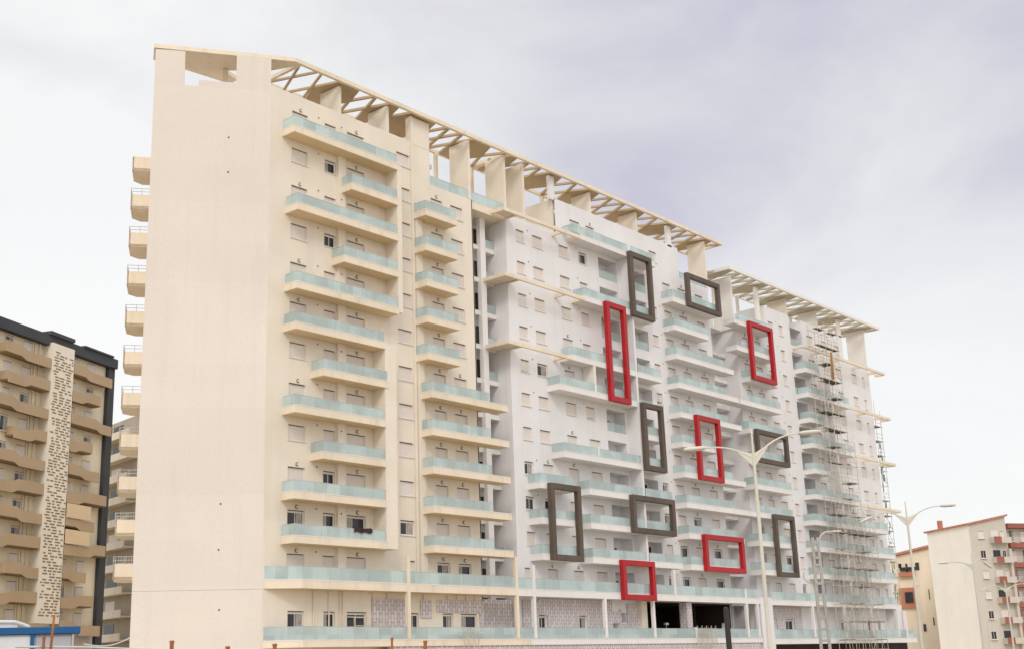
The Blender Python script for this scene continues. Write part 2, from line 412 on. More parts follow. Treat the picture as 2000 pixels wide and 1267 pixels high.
def glass_run(pts, z0, z1, parent, cap=True, name='glass_railing', mid=1.25):
    """panels of frosted glass along a polyline (xy points)"""
    mb = MB()
    for a, b in zip(pts[:-1], pts[1:]):
        a = Vector((a[0], a[1])); b = Vector((b[0], b[1])); L = (b - a).length
        n = max(1, round(L / mid)); d = (b - a) / L; nn = Vector((-d.y, d.x)) * 0.008
        for k in range(n):
            p = a + d * (L * k / n + 0.012); q = a + d * (L * (k + 1) / n - 0.012)
            mb.cur = 0
            mb.hexa([(p.x - nn.x, p.y - nn.y, z0), (q.x - nn.x, q.y - nn.y, z0), (q.x + nn.x, q.y + nn.y, z0), (p.x + nn.x, p.y + nn.y, z0),
                     (p.x - nn.x, p.y - nn.y, z1), (q.x - nn.x, q.y - nn.y, z1), (q.x + nn.x, q.y + nn.y, z1), (p.x + nn.x, p.y + nn.y, z1)])
            mb.cur = 1
            if k: mb.bar((p.x - d.x * .012, p.y - d.y * .012, z0), (p.x - d.x * .012, p.y - d.y * .012, z0 + 0.10), 0.05)
        mb.cur = 1
        if cap: mb.bar((a.x, a.y, z1 + 0.012), (b.x, b.y, z1 + 0.012), 0.035, 0.03)
    return mb.build(name, [M['glass'], M['metal']], parent)
def balcony(parent, x0, x1, n, side='cream', gx1=None, y0=FY, y1=WY, ztop=None, glass=True, zb=None, fh=0.50, gh=0.76, gx0=None, name='balcony', left=True):
    z = LZ(n) if zb is None else zb
    mb = MB(); c = 0
    y1 = y1 - 0.003
    mb.cur = 1; mb.box(x0 + 0.02, x1 - 0.02, y0 + 0.02, y1, z, z + 0.16)
    mb.cur = 0
    mb.box(x0, x1, y0, y0 + 0.13, z - 0.012, z + fh)
    mb.box(x0, x0 + 0.13, y0 + 0.13, y1, z - 0.012, z + fh)
    mb.box(x1 - 0.13, x1, y0 + 0.13, y1, z - 0.012, z + fh)
    mb.cur = 2
    mb.box(x0 - 0.02, x1 + 0.02, y0 - 0.02, y0 + 0.16, z + fh, z + fh + 0.05)
    mb.box(x0 - 0.02, x0 + 0.15, y0 + 0.16, y1, z + fh, z + fh + 0.05)
    o = mb.build(name, [M[side + '_edge'], M['soffit'] if side == 'cream' else M['grey_edge'], M['white']], parent)
    if glass:
        gx1 = gx1 if gx1 is not None else x1 - 0.08
        gx0 = gx0 if gx0 is not None else x0 + 0.08
        pts = [(gx0, y1 - 0.05), (gx0, y0 + 0.06), (gx1, y0 + 0.06)] if left else [(gx0, y0 + 0.06), (gx1, y0 + 0.06)]
        glass_run(pts, z + fh + 0.05, z + fh + 0.05 + gh, o)
    return o
def canopy(parent, x0, x1, n, ribs, side='cream', zb=None, y0=FY, y1=WY, solid=None):
    z = (LZ(n) if zb is None else zb)
    mb = MB(); h = 0.33; y1 = y1 - 0.003
    mb.box(x0, x1, y0, y0 + 0.22, z, z + h)
    mb.box(x0, x0 + 0.22, y0 + 0.22, y1, z, z + h)
    mb.box(x1 - 0.22, x1, y0 + 0.22, y1, z, z + h)
    for r in ribs: mb.box(r, r + 0.22, y0 + 0.22, y1, z + 0.002, z + h - 0.002)
    if solid: mb.box(solid[0], solid[1], y0 + 0.22, y1, z + 0.14, z + 0.30)
    return mb.build('canopy_frame', M['cream_edge'], parent)
def portal(parent, x0, x1, z0, z1, m, t=0.5, y0=68.52, y1=68.965):
    k = y0 / 69.0; x0 *= k; x1 *= k; z0 *= k; z1 *= k
    mb = MB()
    mb.box(x0, x1, y0, y1, z1 - t, z1); mb.box(x0, x1, y0, y1, z0, z0 + t)
    mb.box(x0, x0 + t, y0, y1, z0 + t, z1 - t); mb.box(x1 - t, x1, y0, y1, z0 + t, z1 - t)
    # thin stay plates fixing the frame back to the slabs
    return mb.build('decorative_frame', m, parent, bevel=0.015)

def lattice(parent, x0, x1, zb, plates, ya=69.75, yb=74.75, open_end=True, endplate=None, m='cream_edge', pitch=2.05, hx0=None):
    zt = zb + 0.34
    mb = MB()
    mb.box(x0, x1, ya, ya + 0.28, zb, zt); mb.box(x0 if hx0 is None else hx0, x1, yb - 0.25, yb, zb, zt)
    if endplate is None: mb.box(x0, x0 + 0.25, ya + 0.28, yb - 0.25, zb, zt)
    mb.box(x1 - 0.25, x1, ya + 0.28, yb - 0.25, zb, zt)
    fr = mb.build('roof_canopy', M[m], parent)
    ym = (ya + yb) / 2
    for c, w in plates:
        mb = MB()
        pl = [(c - w / 2, ya + 0.28), (c + w / 2, ya + 0.28), (c + w / 2 + 1.0, ym), (c + w / 2, yb - 0.25), (c - w / 2, yb - 0.25), (c - w / 2 - 1.0, ym)]
        mb.prism(pl, zb + 0.06, zt - 0.06)
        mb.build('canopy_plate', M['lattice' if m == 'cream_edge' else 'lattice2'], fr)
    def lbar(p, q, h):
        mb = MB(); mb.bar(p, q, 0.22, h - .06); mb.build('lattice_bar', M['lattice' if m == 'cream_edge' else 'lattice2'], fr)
    edges = sorted([(c - w / 2, c + w / 2) for c, w in plates])
    cur = x0 + 0.6 if hx0 is None else x0 + 0.4
    bounds = []
    for a, b in edges + [(x1 - 0.2, x1)]:
        if a - cur > 0.8: bounds.append((cur, a))
        cur = b
    for a, b in bounds:
        n = max(1, round((b - a) / pitch)); p = (b - a) / n
        for k in range(n):
            xa, xb = a + p * k, a + p * (k + 1)
            if hx0 is not None and xb < 63.5: continue
            lbar((xa + 0.05, ya + 0.28, zt - 0.16), (xb - 0.05, yb - 0.25, zt - 0.16), 0.28)
            lbar((xb - 0.05, ya + 0.28, zt - 0.165), (xa + 0.05, yb - 0.25, zt - 0.165), 0.27)
    return fr
def fin(parent, x, zb, zt, y0=70.46, y1=72.7, t=0.28, m='cream', name='roof_fin'):
    mb = MB(); mb.box(x - t, x, y0, y1, zb, zt); return mb.build(name, M[m], parent)

# ================================================================= 1. cream apartment building
A = thing('apartment_building', 'cream apartment building with a blank end wall, nearest of the three joined blocks', 'building')
holes = []
def add(parent, hl, kind, x0, x1, n, v=0, door=False, h=None, zb=None, wy=WY):
    zh = (LZ(n) if zb is None else zb) + 2.5
    h = h or (2.1 if door else 1.17)
    hl.append((x0, x1, zh - h, zh, 0.25))
    window(parent, kind, x0, zh, x1 - x0, h, wy, v, door)
BAL_BIG = {9, 7, 5, 4, 2, 0, -1, -2}
for n in range(-2, 10):
    zb = 6.22 if n == -2 else LZ(n)
    d = n in BAL_BIG
    k = 'o' if n == -1 else 'c'
    add(A, holes, k, 58.47, 60.07, n, 1, d, zb=zb)
    add(A, holes, {8: 'o', 6: 'o', 4: 'h', 2: 'h', 0: 'o', -1: 'o'}.get(n, 'c'), 61.8, 62.98, n, n % 3, False, 1.05, zb=zb)
    add(A, holes, 'o' if n == -1 else 'c', 64.15, 66.05, n, 2, True, zb=zb)
    if n > -2: add(A, holes, 'o' if n == -1 else 'c', 69.72, 71.3, n, 1, zb=zb)
    if d: wlamp(A, 59.3, zb + 2.72)
    wlamp(A, 65.2, zb + 2.72)
    vent(A, 61.15, zb + 2.72)
    if n % 2: vent(A, 63.35, zb + 2.5, 70.2)
    if n < 9:
        dl = n <= 3
        add(A, holes, 'o' if n == -2 else 'c', 73.8, 75.25, n, 1, True, zb=zb)
        add(A, holes, 'o' if n == -2 else 'c', 76.25, 77.8, n, 2, dl, zb=zb)
        wlamp(A, 74.5, zb + 2.75)
        if dl: wlamp(A, 77.0, zb + 2.75)
add(A, holes, 'c', 71.3 - 0.9, 71.3, -2, 0, False, 1.9, zb=6.22)
for x0, x1, v in ((58.6, 60.1, 1), (61.9, 63.0, 2), (64.15, 66.1, 0), (70.75, 71.6, 2), (74.3, 75.5, 1), (76.4, 78.3, 2)):
    add(A, holes, 'o', x0, x1, -3, v, zb=2.26, h=1.55)
wb = wall(56.35, 79.1, GZ, 44.05, WY, holes, tops=[(56.35, 71.4, 44.05), (71.4, 73.75, 44.05), (73.75, 79.1, 40.75)])
wb.face([(56.35, WY, GZ), (56.35, WY + .05, GZ), (56.35, WY + .05, 44.05), (56.35, WY, 44.05)])
wb.build('front_wall', M['cream'], A)
# end wall, oblique to the front: local axis s from the corner (56.35, 70.5)
EO = Vector((56.35, 70.45)); ED = Vector((-6.95, 5.10)).normalized(); EN = Vector((-ED.y, ED.x))
if EN.y > 0: EN = -EN
def E(s, t, z): p = EO + ED * s - EN * t; return (p.x, p.y, z)
def ebox(mb, s0, s1, t0, t1, z0, z1):
    mb.hexa([E(s0, t0, z0), E(s1, t0, z0), E(s1, t1, z0), E(s0, t1, z0), E(s0, t0, z1), E(s1, t0, z1), E(s1, t1, z1), E(s0, t1, z1)])
mb = MB()
ebox(mb, 0.0, 8.6, 0, 0.35, 6.2, 43.53)
ebox(mb, 0, 2.6, 0, 0.35, 43.53, 46.36); ebox(mb, 2.6, 5.37, 0, 0.35, 43.53, 44.03); ebox(mb, 6.42, 8.6, 0, 0.35, 43.53, 46.36)
ebox(mb, 0.0, 8.6, -0.012, 0.35, GZ, 6.185)
mb.build('end_wall', M['cream_end'], A)
for s, z in ((3.05, 39.5), (3.03, 36.7), (2.94, 12.05), (2.86, 4.86), (3.0, 8.9)):
    mb = MB(); p0 = E(s, 0.02, z); p1 = E(s, -0.03, z); mb.tube(p0, p1, 0.06, 0.06, 8); mb.build('vent', M['cord'], A)
# rear side and body behind (keeps light out, seen edge-on)
RD = Vector((ED.y, -ED.x)) if Vector((ED.y, -ED.x)).y > 0 else Vector((-ED.y, ED.x))
c1 = EO + ED * 8.6
RD = -EN
mb = MB()
mb.prism([(56.5, 71.95), (79.2, 71.95), (79.2, 73.4), (84.0, 73.4), (84.0, 88), tuple(c1 + RD * 16), tuple(c1 + RD * 0.4 - ED * 0.05)], GZ, 40.2)
mb.build('building_core', M['cream'], A)
mb = MB(); mb.prism([(56.9, 72.3), (71.2, 72.3), (71.2, 74.6), (55.0, 74.6)], 40.2, 43.2); mb.build('stair_head', M['cream'], A)
# balconies at the rear, seen past the blank end wall
for i, n in enumerate(range(9, -2, -1)):
    z = 38.15 - 3.084 * i
    q0 = c1 + RD * 4.2
    out = ED * 1.57
    P = [q0, q0 + RD * 3.0, q0 + RD * 3.0 + out * .6, q0 + RD * 2.3 + out, q0 + out]
    mb = MB(); mb.prism([tuple(p) for p in P], z, z + 0.2)
    for a, b in ((4, 0), (3, 4), (2, 3)):
        a, b = P[a], P[b]; d = (b - a).normalized(); nn = Vector((-d.y, d.x)) * 0.12
        if (a + nn - (q0 + RD * 1.5 + out * .4)).length > (a - (q0 + RD * 1.5 + out * .4)).length: nn = -nn
        mb.prism([tuple(a), tuple(b), tuple(b + nn), tuple(a + nn)], z - 0.01, z + 1.12)
    o = mb.build('balcony', M['cream_edge'], A)
    if n < 9:
        mb = MB()
        for zz in (1.35, 1.6):
            for a, b in ((4, 0), (3, 4)): mb.tube((*P[a], z + zz), (*P[b], z + zz), 0.022, 0.022, 6)
        for p in (P[4], P[3], P[0].lerp(P[4], .5)): mb.tube((*p, z + 1.1), (*p, z + 1.62), 0.022, 0.022, 6)
        if n < 1:
            for k in range(9):
                p = P[4].lerp(P[0], k / 9); mb.tube((*p, z + 1.1), (*p, z + 1.6), 0.018, 0.018, 5)
        mb.build('handrail', M['metal'], o)
# projecting piers and shallow pilasters of the front
mb = MB(); mb.box(68.42, 68.92, 69.06, WY - .003, LZ(5) + 0.2, LZ(9) + 0.46); mb.build('pier', M['cream'], A)
mb = MB(); mb.box(66.87, 68.1, 69.06, WY - .003, LZ(-1) + .02, LZ(4) + 0.46); mb.build('pier', M['cream'], A)
for x0, x1, z0, z1, y in ((63.05, 63.8, 6.9, 41.6, 70.2), (71.75, 72.45, 6.9, 37.6, 70.2)):
    mb = MB(); mb.box(x0, x1, y, WY - .003, z0, z1); mb.build('pipe_casing', M['cream'], A)
mb = MB(); mb.box(71.42, 73.72, WY - 0.02, 71.0, 43.9, 46.4); mb.build('roof_pier', M['cream'], A)
mb = MB(); mb.box(71.40, 71.66, WY - 0.12, WY - .022, 6.9, 46.38); mb.build('pilaster', M['cream'], A)
# balconies of the front
for n in (9, 7, 5): balcony(A, 57.9 if n < 9 else 57.5, 68.44, n)
balcony(A, 63.35, 68.44, 8); balcony(A, 62.55, 68.44, 6)
for n in (4, 2, 0, -1): balcony(A, 57.85, 66.88, n)
for n in (3, 1): balcony(A, 60.5, 66.88 if n == 1 else 67.18, n)
for n in range(8, 3, -1): balcony(A, 71.62, 75.55, n)
for n in range(3, -2, -1):
    balcony(A, 71.98, 81.4 + (3 - n) * 0.02, n, gx1=79.1)
# podium terraces with chamfered corner
def podium(parent, x0, x1, zb, zt, gz, chamf, posts, side, gtrim=True):
    mb = MB()
    if chamf: poly = [(56.42, WY - .02), (58.78, FY), (x1, FY), (x1, WY - .004), (56.5, WY - .004)]
    else: poly = [(x0, FY), (x1, FY), (x1, WY - .004), (x0, WY - .004)]
    inn = [(p[0], p[1] + (.03 if p[1] < WY - .1 else 0)) for p in poly]
    if chamf: inn[0] = (56.46, WY - .01); inn[1] = (58.80, FY + .03)
    mb.cur = 1; mb.prism(inn, zb + .01, zb + 0.18)
    mb.cur = 0
    e = [poly[0], poly[1], poly[2]] if chamf else [poly[0], poly[1]]
    for a, b in zip(e[:-1], e[1:]):
        a = Vector(a); b = Vector(b); d = (b - a).normalized(); nn = Vector((-d.y, d.x)) * 0.14
        if nn.y < 0: nn = -nn
        mb.cur = 0; mb.prism([tuple(a), tuple(b), tuple(b + nn), tuple(a + nn)], zb, zt - 0.06)
        mb.cur = 2; mb.prism([tuple(a - nn * .15), tuple(b - nn * .15), tuple(b + nn * 1.2), tuple(a + nn * 1.2)], zt - 0.06, zt)
    o = mb.build('terrace', [M[side + '_edge'], M['soffit'] if side == 'cream' else M['grey_edge'], M['white']], parent)
    glass_run([(p[0], p[1] + 0.08) for p in e], zt, gz, o)
    for p in posts:
        mb = MB(); mb.box(p[0], p[0] + 0.30, FY - 0.03, FY + 0.27, p[1], p[2]); mb.build('column', M[side + '_edge'], parent)
podium(A, 56, 81.7, 6.22, 6.84, 7.73, True, [(68.95, 2.76, 8.85), (81.62, 2.76, 9.40)], 'cream')
podium(A, 56, 83.3, 2.24, 2.74, 3.62, True, [], 'cream')
mb = MB(); mb.box(66.6, 70.3, WY - 0.10, WY - .003, 2.75, 5.75); mb.box(71.75, 72.9, WY - 0.10, WY - .003, 4.4, 5.75)
mb.box(73.6, 79.0, WY - 0.10, WY - .003, 4.85, 5.8); mb.box(78.6, 79.05, WY - 0.104, WY - .1, 2.75, 4.85)
mb.build('stone_cladding', M['clad'], A)
for x in (60.9, 62.35, 63.4, 63.7, 66.7, 68.2, 72.1, 74.8, 75.9, 77.0, 78.1):
    mb = MB(); mb.tube((x, WY - 0.07, 5.76 if x > 66 else 2.8), (x, WY - 0.07, 6.25), 0.05, 0.05, 8); mb.build('pipe', M['cream_edge'], A)
# recess between the cream and grey blocks: loggias, slot and column
mb = MB()
mb.box(79.12, 84.0, 73.35, 73.6, GZ, 40.2)
mb.box(79.0, 79.12, WY, 73.35, GZ, 40.75)
mb.build('recess_wall', M['grey'], A)
for n in range(-2, 9):
    z = 6.22 if n == -2 else LZ(n)
    mb = MB(); mb.box(79.12, 83.72, 72.0, 73.35, z, z + 0.42); o = mb.build('loggia_slab', M['grey_edge'], A)
    glass_run([(82.2, 72.06), (83.72, 72.06)], z + 0.42, z + 1.2, o)
    mb = MB(); mb.box(82.3, 83.6, 73.28, 73.34, z + .45, z + 2.55); mb.build('loggia_door', M['pane'], A)
    mb = MB(); mb.box(80.7, 81.5, 73.28, 73.34, z + .6, z + 2.75); mb.build('loggia_window', M['cord'], A)
mb = MB(); mb.box(81.5, 82.18, 71.7, 72.15, 2.7, 40.2); mb.build('column', M['grey_edge'], A)
mb = MB(); mb.box(79.12, 84.4, 70.6, 71.7, 40.05, 40.75); mb.box(79.12, 83.7, 71.7, 73.4, 40.05, 40.25); mb.build('recess_roof_slab', M['cream_edge'], A)
mb = MB(); mb.box(79.15, 83.6, 71.0, 71.1, 2.75, 6.0); mb.build('stone_cladding', M['clad'], A)
# roof terrace rail, fins, posts and lattice canopy
glass_run([(73.8, WY + 0.1), (79.0, WY + 0.1), (83.6, WY + 0.1)], 40.78, 41.62, A)
for x in (63.55, 68.9, 79.0, 83.9): fin(A, x, 40.8 if x > 73 else 43.6, 46.42)
for x in (58.3, 63.5, 68.9, 74.0, 79.0, 83.9):
    mb = MB(); mb.box(x - .3, x, 74.4, 74.7, 39.8, 46.42); mb.build('roof_post', M['cream_edge'], A)
mb = MB(); mb.box(73.76, 76.9, 73.2, 74.3, 43.9, 44.3); mb.box(76.5, 76.8, 73.4, 73.7, 40.2, 43.9); mb.build('roof_beam', M['cream_edge'], A)
ZC = 46.44
EXB = [((58.9, 70.03), (60.95, 74.5)), ((60.8, 70.03), (59.1, 74.5)), ((61.14, 70.03), (63.0, 74.5)), ((63.2, 70.03), (61.5, 74.5))]
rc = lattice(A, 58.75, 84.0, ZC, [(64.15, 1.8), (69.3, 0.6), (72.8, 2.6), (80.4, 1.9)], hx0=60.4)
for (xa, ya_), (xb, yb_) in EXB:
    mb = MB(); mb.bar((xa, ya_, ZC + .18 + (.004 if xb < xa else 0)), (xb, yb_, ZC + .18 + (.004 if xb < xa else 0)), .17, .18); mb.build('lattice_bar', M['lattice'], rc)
mb = MB()
a0 = E(8.72, -0.06, 0)[:2]; a1 = (58.15, 69.75)
mb.prism([a0, a1, (58.75, 69.75), (58.75, 70.2), (57.75, 72.5), (55.15, 75.0), (57.0, 75.5), (57.0, 76.45), (52.9, 76.95), (50.4, 77.3)], ZC, ZC + 0.34)
mb.box(57.1, 60.4, 74.5, 74.75, ZC + .01, ZC + 0.33)
mb.build('canopy_end_plate', M['cream_edge'], rc)
for n_ in (0,):
    mb = MB(); ebox(mb, 3.2, 3.6, 2.6, 3.0, 40.2, 46.42); mb.build('roof_post', M['cream_edge'], A)

# ================================================================= 2. grey apartment building (middle)
B = thing('apartment_building', 'pale grey apartment building with red and brown frames, middle one of the joined blocks', 'building')
hb = []
for n in range(-2, 9):
    zb = 6.22 if n == -2 else LZ(n)
    # columns a, b
    if n > -2:
        add(B, hb, {5: 'c', 4: 'q', 1: 'o', 0: 'o'}.get(n, 'c'), 85.08, 86.3, n, n % 3, zb=zb)
        if n >= 2: add(B, hb, 'o' if n == 4 else 'c', 87.45, 88.95, n, 1, zb=zb)
    else:
        add(B, hb, 'c', 84.6, 85.7, n, zb=zb, h=1.4)
    if n <= 1:
        add(B, hb, 'o' if n == 0 else 'c', 87.75, 89.2, n, 1, True, zb=zb); wlamp(B, 88.4, zb + 2.75)
    if n > -1 and n != 2: vent(B, 86.75, zb + 2.72)
    # columns c, d
    dr = n in (5, 4, 2, 1, 0, -1, -2)
    add(B, hb, 'c', 91.45, 93.0, n, zb=zb, door=dr)
    if dr: wlamp(B, 92.2, zb + 2.78)
    if n > 3 or n == 3: add(B, hb, {8: 'o', 3: 'q'}.get(n, 'c'), 94.57, 95.85, n, 2, zb=zb)
    else:
        add(B, hb, 'c', 94.9, 96.6, n, zb=zb, door=True)
    if n >= 3: vent(B, 94.2, zb + 2.75)
    # loggia L1 niche
    if n > -2: hb.append((97.8, 100.88, zb + 0.55, zb + 2.70, 1.3))
    else: hb.append((97.8, 100.88, zb + 0.65, zb + 2.60, 1.3))
    mb = MB(); mb.box(98.0, 99.9, WY + 1.2, WY + 1.28, zb + .6, zb + 2.3); o = mb.build('loggia_window', M['pane'], B)
    mb = MB()
    for x in (98.0, 98.95, 99.85): mb.box(x, x + 0.06, WY + 1.15, WY + 1.2, zb + .6, zb + 2.3)
    mb.box(98.06, 99.85, WY + 1.15, WY + 1.2, zb + 1.9, zb + 2.3); mb.build('window_frame', M['frame_white'], o)
    if n in (8, 6, 3): glass_run([(97.85, WY + 0.04), (100.85, WY + 0.04)], zb + 0.56, zb + 1.4, B)
    # loggia L2 niche, windows
    hb.append((103.5, 105.9, zb + 0.5, zb + 2.6, 1.2))
    mb = MB(); mb.box(103.9, 105.6, WY + 1.1, WY + 1.18, zb + .5, zb + 2.3); mb.build('loggia_window', M['pane'] if n % 2 else M['shutter'], B)
    if n < 8:
        add(B, hb, {1: 'o', 0: 'o', -1: 'q', 4: 'h', -2: 'o'}.get(n, 'c'), 106.75, 107.85, n, 1, zb=zb)
        vent(B, 108.35, zb + 2.72)
    add(B, hb, {-1: 'o', -2: 'o'}.get(n, 'c'), 109.2, 110.7, n, 2, zb=zb, h=1.25)
    # column E doors
    if n < 9:
        add(B, hb, {0: 'o'}.get(n, 'c'), 112.15, 113.7, n, 1, True, zb=zb); wlamp(B, 112.9, zb + 2.78)
        add(B, hb, {-1: 'o', -2: 'o'}.get(n, 'c'), 115.6, 117.2, n, 2, n <= 6, zb=zb)
        if n < 7 and n % 2: wlamp(B, 116.3, zb + 2.78)
add(B, hb, 'c', 93.4, 95.0, 9, zb=LZ(9)); add(B, hb, 'c', 96.0, 97.4, 9, zb=LZ(9), door=True); add(B, hb, 'c', 107.0, 108.4, 9, zb=LZ(9))
wlamp(B, 96.7, LZ(9) + 2.75)
# ground storey: cladding wall, then an unfinished open hall
for x0, x1, v in ((86.2, 87.3, 0), (91.9, 93.0, 1)):
    add(B, hb, 'o', x0, x1, -3, v, zb=2.26, h=1.5)
hb += [(96.9, 98.0, 2.8, 4.1, 1.0), (101.95, 118.3, 2.76, 6.2, 0), (98.3, 99.1, 4.2, 5.1, 0.8)]
wb = wall(83.75, 118.4, GZ, 44.2, WY, hb, tops=[(83.75, 91.1, LZ(9) + .5), (91.1, 112.7, 44.2), (112.7, 118.4, 40.75)])
# left return of the block (rounded corner) and its roof returns
n_ = 6; r = 0.5
wb.face([(83.75, WY + r, GZ), (83.75, 73.4, GZ), (83.75, 73.4, 40.75), (83.75, WY + r, 40.75)])
wb.build('front_wall', M['grey'], B)
mb = MB(); mb.box(91.1, 91.25, WY + .26, 74.6, LZ(9), 44.2); mb.build('roof_return_wall', M['cream'], B)
mb = MB(); mb.prism([(83.752, WY - .0), (83.752, WY + .55), (83.70, WY + .55), (83.70, WY + .02)], GZ, 40.75); mb.build('corner_bead', M['grey'], B)
mb = MB(); mb.box(84.05, 101.7, 71.95, 88, GZ, 40.2); mb.box(101.7, 118.4, 72.0, 88, 6.3, 40.2); mb.box(101.7, 118.6, 79.6, 88, GZ, 6.3); mb.box(91.3, 112.6, 72.0, 74.6, 40.2, 43.6); mb.build('building_core', M['cream'], B)
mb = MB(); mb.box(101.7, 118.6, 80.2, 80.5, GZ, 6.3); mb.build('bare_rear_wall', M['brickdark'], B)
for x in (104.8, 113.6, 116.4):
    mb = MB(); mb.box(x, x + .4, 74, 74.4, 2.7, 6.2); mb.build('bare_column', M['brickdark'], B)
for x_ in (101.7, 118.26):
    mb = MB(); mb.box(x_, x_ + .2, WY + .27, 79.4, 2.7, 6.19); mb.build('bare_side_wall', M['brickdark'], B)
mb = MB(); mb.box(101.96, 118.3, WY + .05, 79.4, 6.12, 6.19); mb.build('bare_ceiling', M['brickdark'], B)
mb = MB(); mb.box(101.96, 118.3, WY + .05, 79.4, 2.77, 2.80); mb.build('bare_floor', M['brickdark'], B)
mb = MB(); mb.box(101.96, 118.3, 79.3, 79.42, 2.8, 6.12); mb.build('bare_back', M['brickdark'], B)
mb = MB()
for x0, x1, z0, z1 in ((84.0, 86.15, 2.76, 6.0), (87.35, 91.85, 2.76, 6.15), (86.15, 87.35, 4.8, 6.15), (93.05, 96.85, 2.76, 6.15), (91.85, 93.05, 4.8, 6.15), (98.05, 98.28, 2.76, 5.4), (99.2, 101.0, 2.76, 5.9), (98.28, 99.2, 2.76, 4.1), (96.85, 98.05, 4.15, 5.2)):
    mb.box(x0, x1, WY - 0.10, WY - .003, z0, z1)
mb.build('stone_cladding', M['clad'], B)
mb = MB(); mb.box(108.2, 109.1, WY - 0.9, WY - .01, 2.78, 6.18); mb.build('clad_pier', M['clad'], B)
mb = MB(); mb.box(101.0, 101.9, WY - 0.5, WY - .003, 2.78, 6.18); mb.build('pier', M['cream'], B)
podium(B, 81.7, 121.7, 6.20, 6.80, 7.68, False, [(83.85, 2.76, 8.78), (93.85, 2.76, 6.2), (101.5, 2.76, 6.2), (105.35, 6.8, 9.2), (118.7, 2.76, 7.7), (120.95, 2.76, 6.2)], 'grey')
podium(B, 83.3, 121.6, 2.24, 2.72, 3.62, False, [(108.72, 2.70, 3.75)], 'grey')
mb = MB(); mb.box(67.3, 121.4, 69.12, 69.5, GZ, 2.235); o = mb.build('stone_cladding', M['clad'], B); o['label'] = 'pale stone clad base wall under the lowest terrace'
# balconies
balcony(B, 93.1, 101.0, 9, 'grey', gx0=92.0, fh=.46)
balcony(B, 93.25, 101.0, 7, 'grey')
balcony(B, 91.0, 101.05, 5, 'grey'); balcony(B, 88.78, 101.05, 4, 'grey')
balcony(B, 88.95, 101.7, 2, 'grey'); balcony(B, 92.5, 101.1, 1, 'grey'); balcony(B, 92.47, 101.1, 0, 'grey'); balcony(B, 92.46, 101.1, -1, 'grey')
for n in (1, 0, -1): balcony(B, 85.4, 90.3, n, 'grey')
mb = MB(); mb.box(94.2, 94.45, FY + .01, WY - .003, LZ(4) + .5, LZ(5)); mb.build('partition', M['white'], B)
mb = MB(); mb.box(94.2, 94.35, FY + .01, FY + .2, LZ(2) + .5, LZ(2) + 1.5); mb.build('partition', M['white'], B)
# long vertical fin beside the loggias
mb = MB(); mb.box(101.12, 101.42, FY + .03, WY - .003, LZ(-1) + .05, LZ(9) + 1.45); mb.build('vertical_fin', M['grey'], B)
# section between fin and column E
for n, x1 in ((9, 105.9), (7, 105.0), (5, 105.7), (3, 105.6), (2, 105.3), (1, 106.3), (0, 106.3), (-1, 107.2)):
    balcony(B, 101.46, x1, n, 'grey', left=False)
for n in (8, 6, 4): glass_run([(103.52, WY + .04), (105.88, WY + .04)], LZ(n) + .52, LZ(n) + 1.35, B)
EX = {8: 118.0, 7: 115.5, 6: 120.2, 5: 120.75, 4: 120.95, 3: 115.6, 2: 120.8, 1: 121.0, 0: 119.5, -1: 119.3}
for n, x1 in EX.items(): balcony(B, 108.75, x1, n, 'grey', gx1=min(x1 - .1, 118.2))
glass_run([(112.8, WY + .1), (118.3, WY + .1)], 40.78, 41.55, B)
# open canopy frames
canopy(B, 81.72, 93.1, 9, [83.65, 90.45], zb=LZ(9), solid=(81.94, 83.65))
canopy(B, 81.7, 93.25, 7, [83.7, 90.4], zb=LZ(7), solid=(81.92, 83.7))
canopy(B, 81.75, 91.0, 5, [83.65, 89.8], zb=LZ(5), solid=(81.97, 83.65))
for n in (7, 5):
    mb = MB(); mb.box(81.7, 81.92, WY, 71.95, LZ(n), LZ(n) + .33); mb.box(81.92, 83.74, WY, 71.95, LZ(n) + .12, LZ(n) + .28); mb.build('canopy_return', M['cream_edge'], B)
# decorative frames
FR = [(101.4, 105.25, 34.15, 40.95, 'brown'), (112.0, 118.65, 37.25, 40.98, 'brown'), (96.8, 100.08, 24.82, 34.72, 'red'),
      (111.85, 116.45, 18.6, 25.42, 'red'), (102.05, 105.6, 18.65, 25.38, 'brown'), (86.88, 91.2, 9.36, 16.08, 'brown'),
      (99.3, 106.55, 12.45, 16.05, 'brown'), (111.7, 119.4, 9.28, 13.02, 'red'), (97.08, 102.33, 6.17, 9.82, 'red')]
FLAB = ['tall brown frame under the roof, left of the topmost brown frame', 'wide brown frame, highest on the facade', 'tallest red frame', 'red frame behind the lamp head', 'tall brown frame below the tallest one',
        'tall brown frame low at the left of the grey wall', 'wide brown frame low on the wall', 'wide red frame', 'lowest small red frame']
for (x0, x1, z0, z1, c), lb in zip(FR, FLAB): portal(B, x0, x1, z0, z1, M[c])['label'] = lb
# recess 2 between the grey blocks
for n in range(-2, 9):
    z = 6.22 if n == -2 else LZ(n)
    mb = MB(); mb.box(118.41, 123.85, 72.0, 73.35, z, z + 0.4); o = mb.build('loggia_slab', M['grey_edge'], B)
    if n % 2: glass_run([(118.5, 72.06), (121.0, 72.06)], z + .4, z + 1.15, o)
    mb = MB(); mb.box(118.8, 120.3, 73.28, 73.34, z + .42, z + 2.4); mb.build('loggia_door', M['pane'], B)
mb = MB(); mb.box(118.4, 123.9, 73.35, 73.6, GZ, 40.2); mb.box(118.28, 118.4, WY + .26, 73.35, GZ, 40.7); mb.build('recess_wall', M['grey'], B)
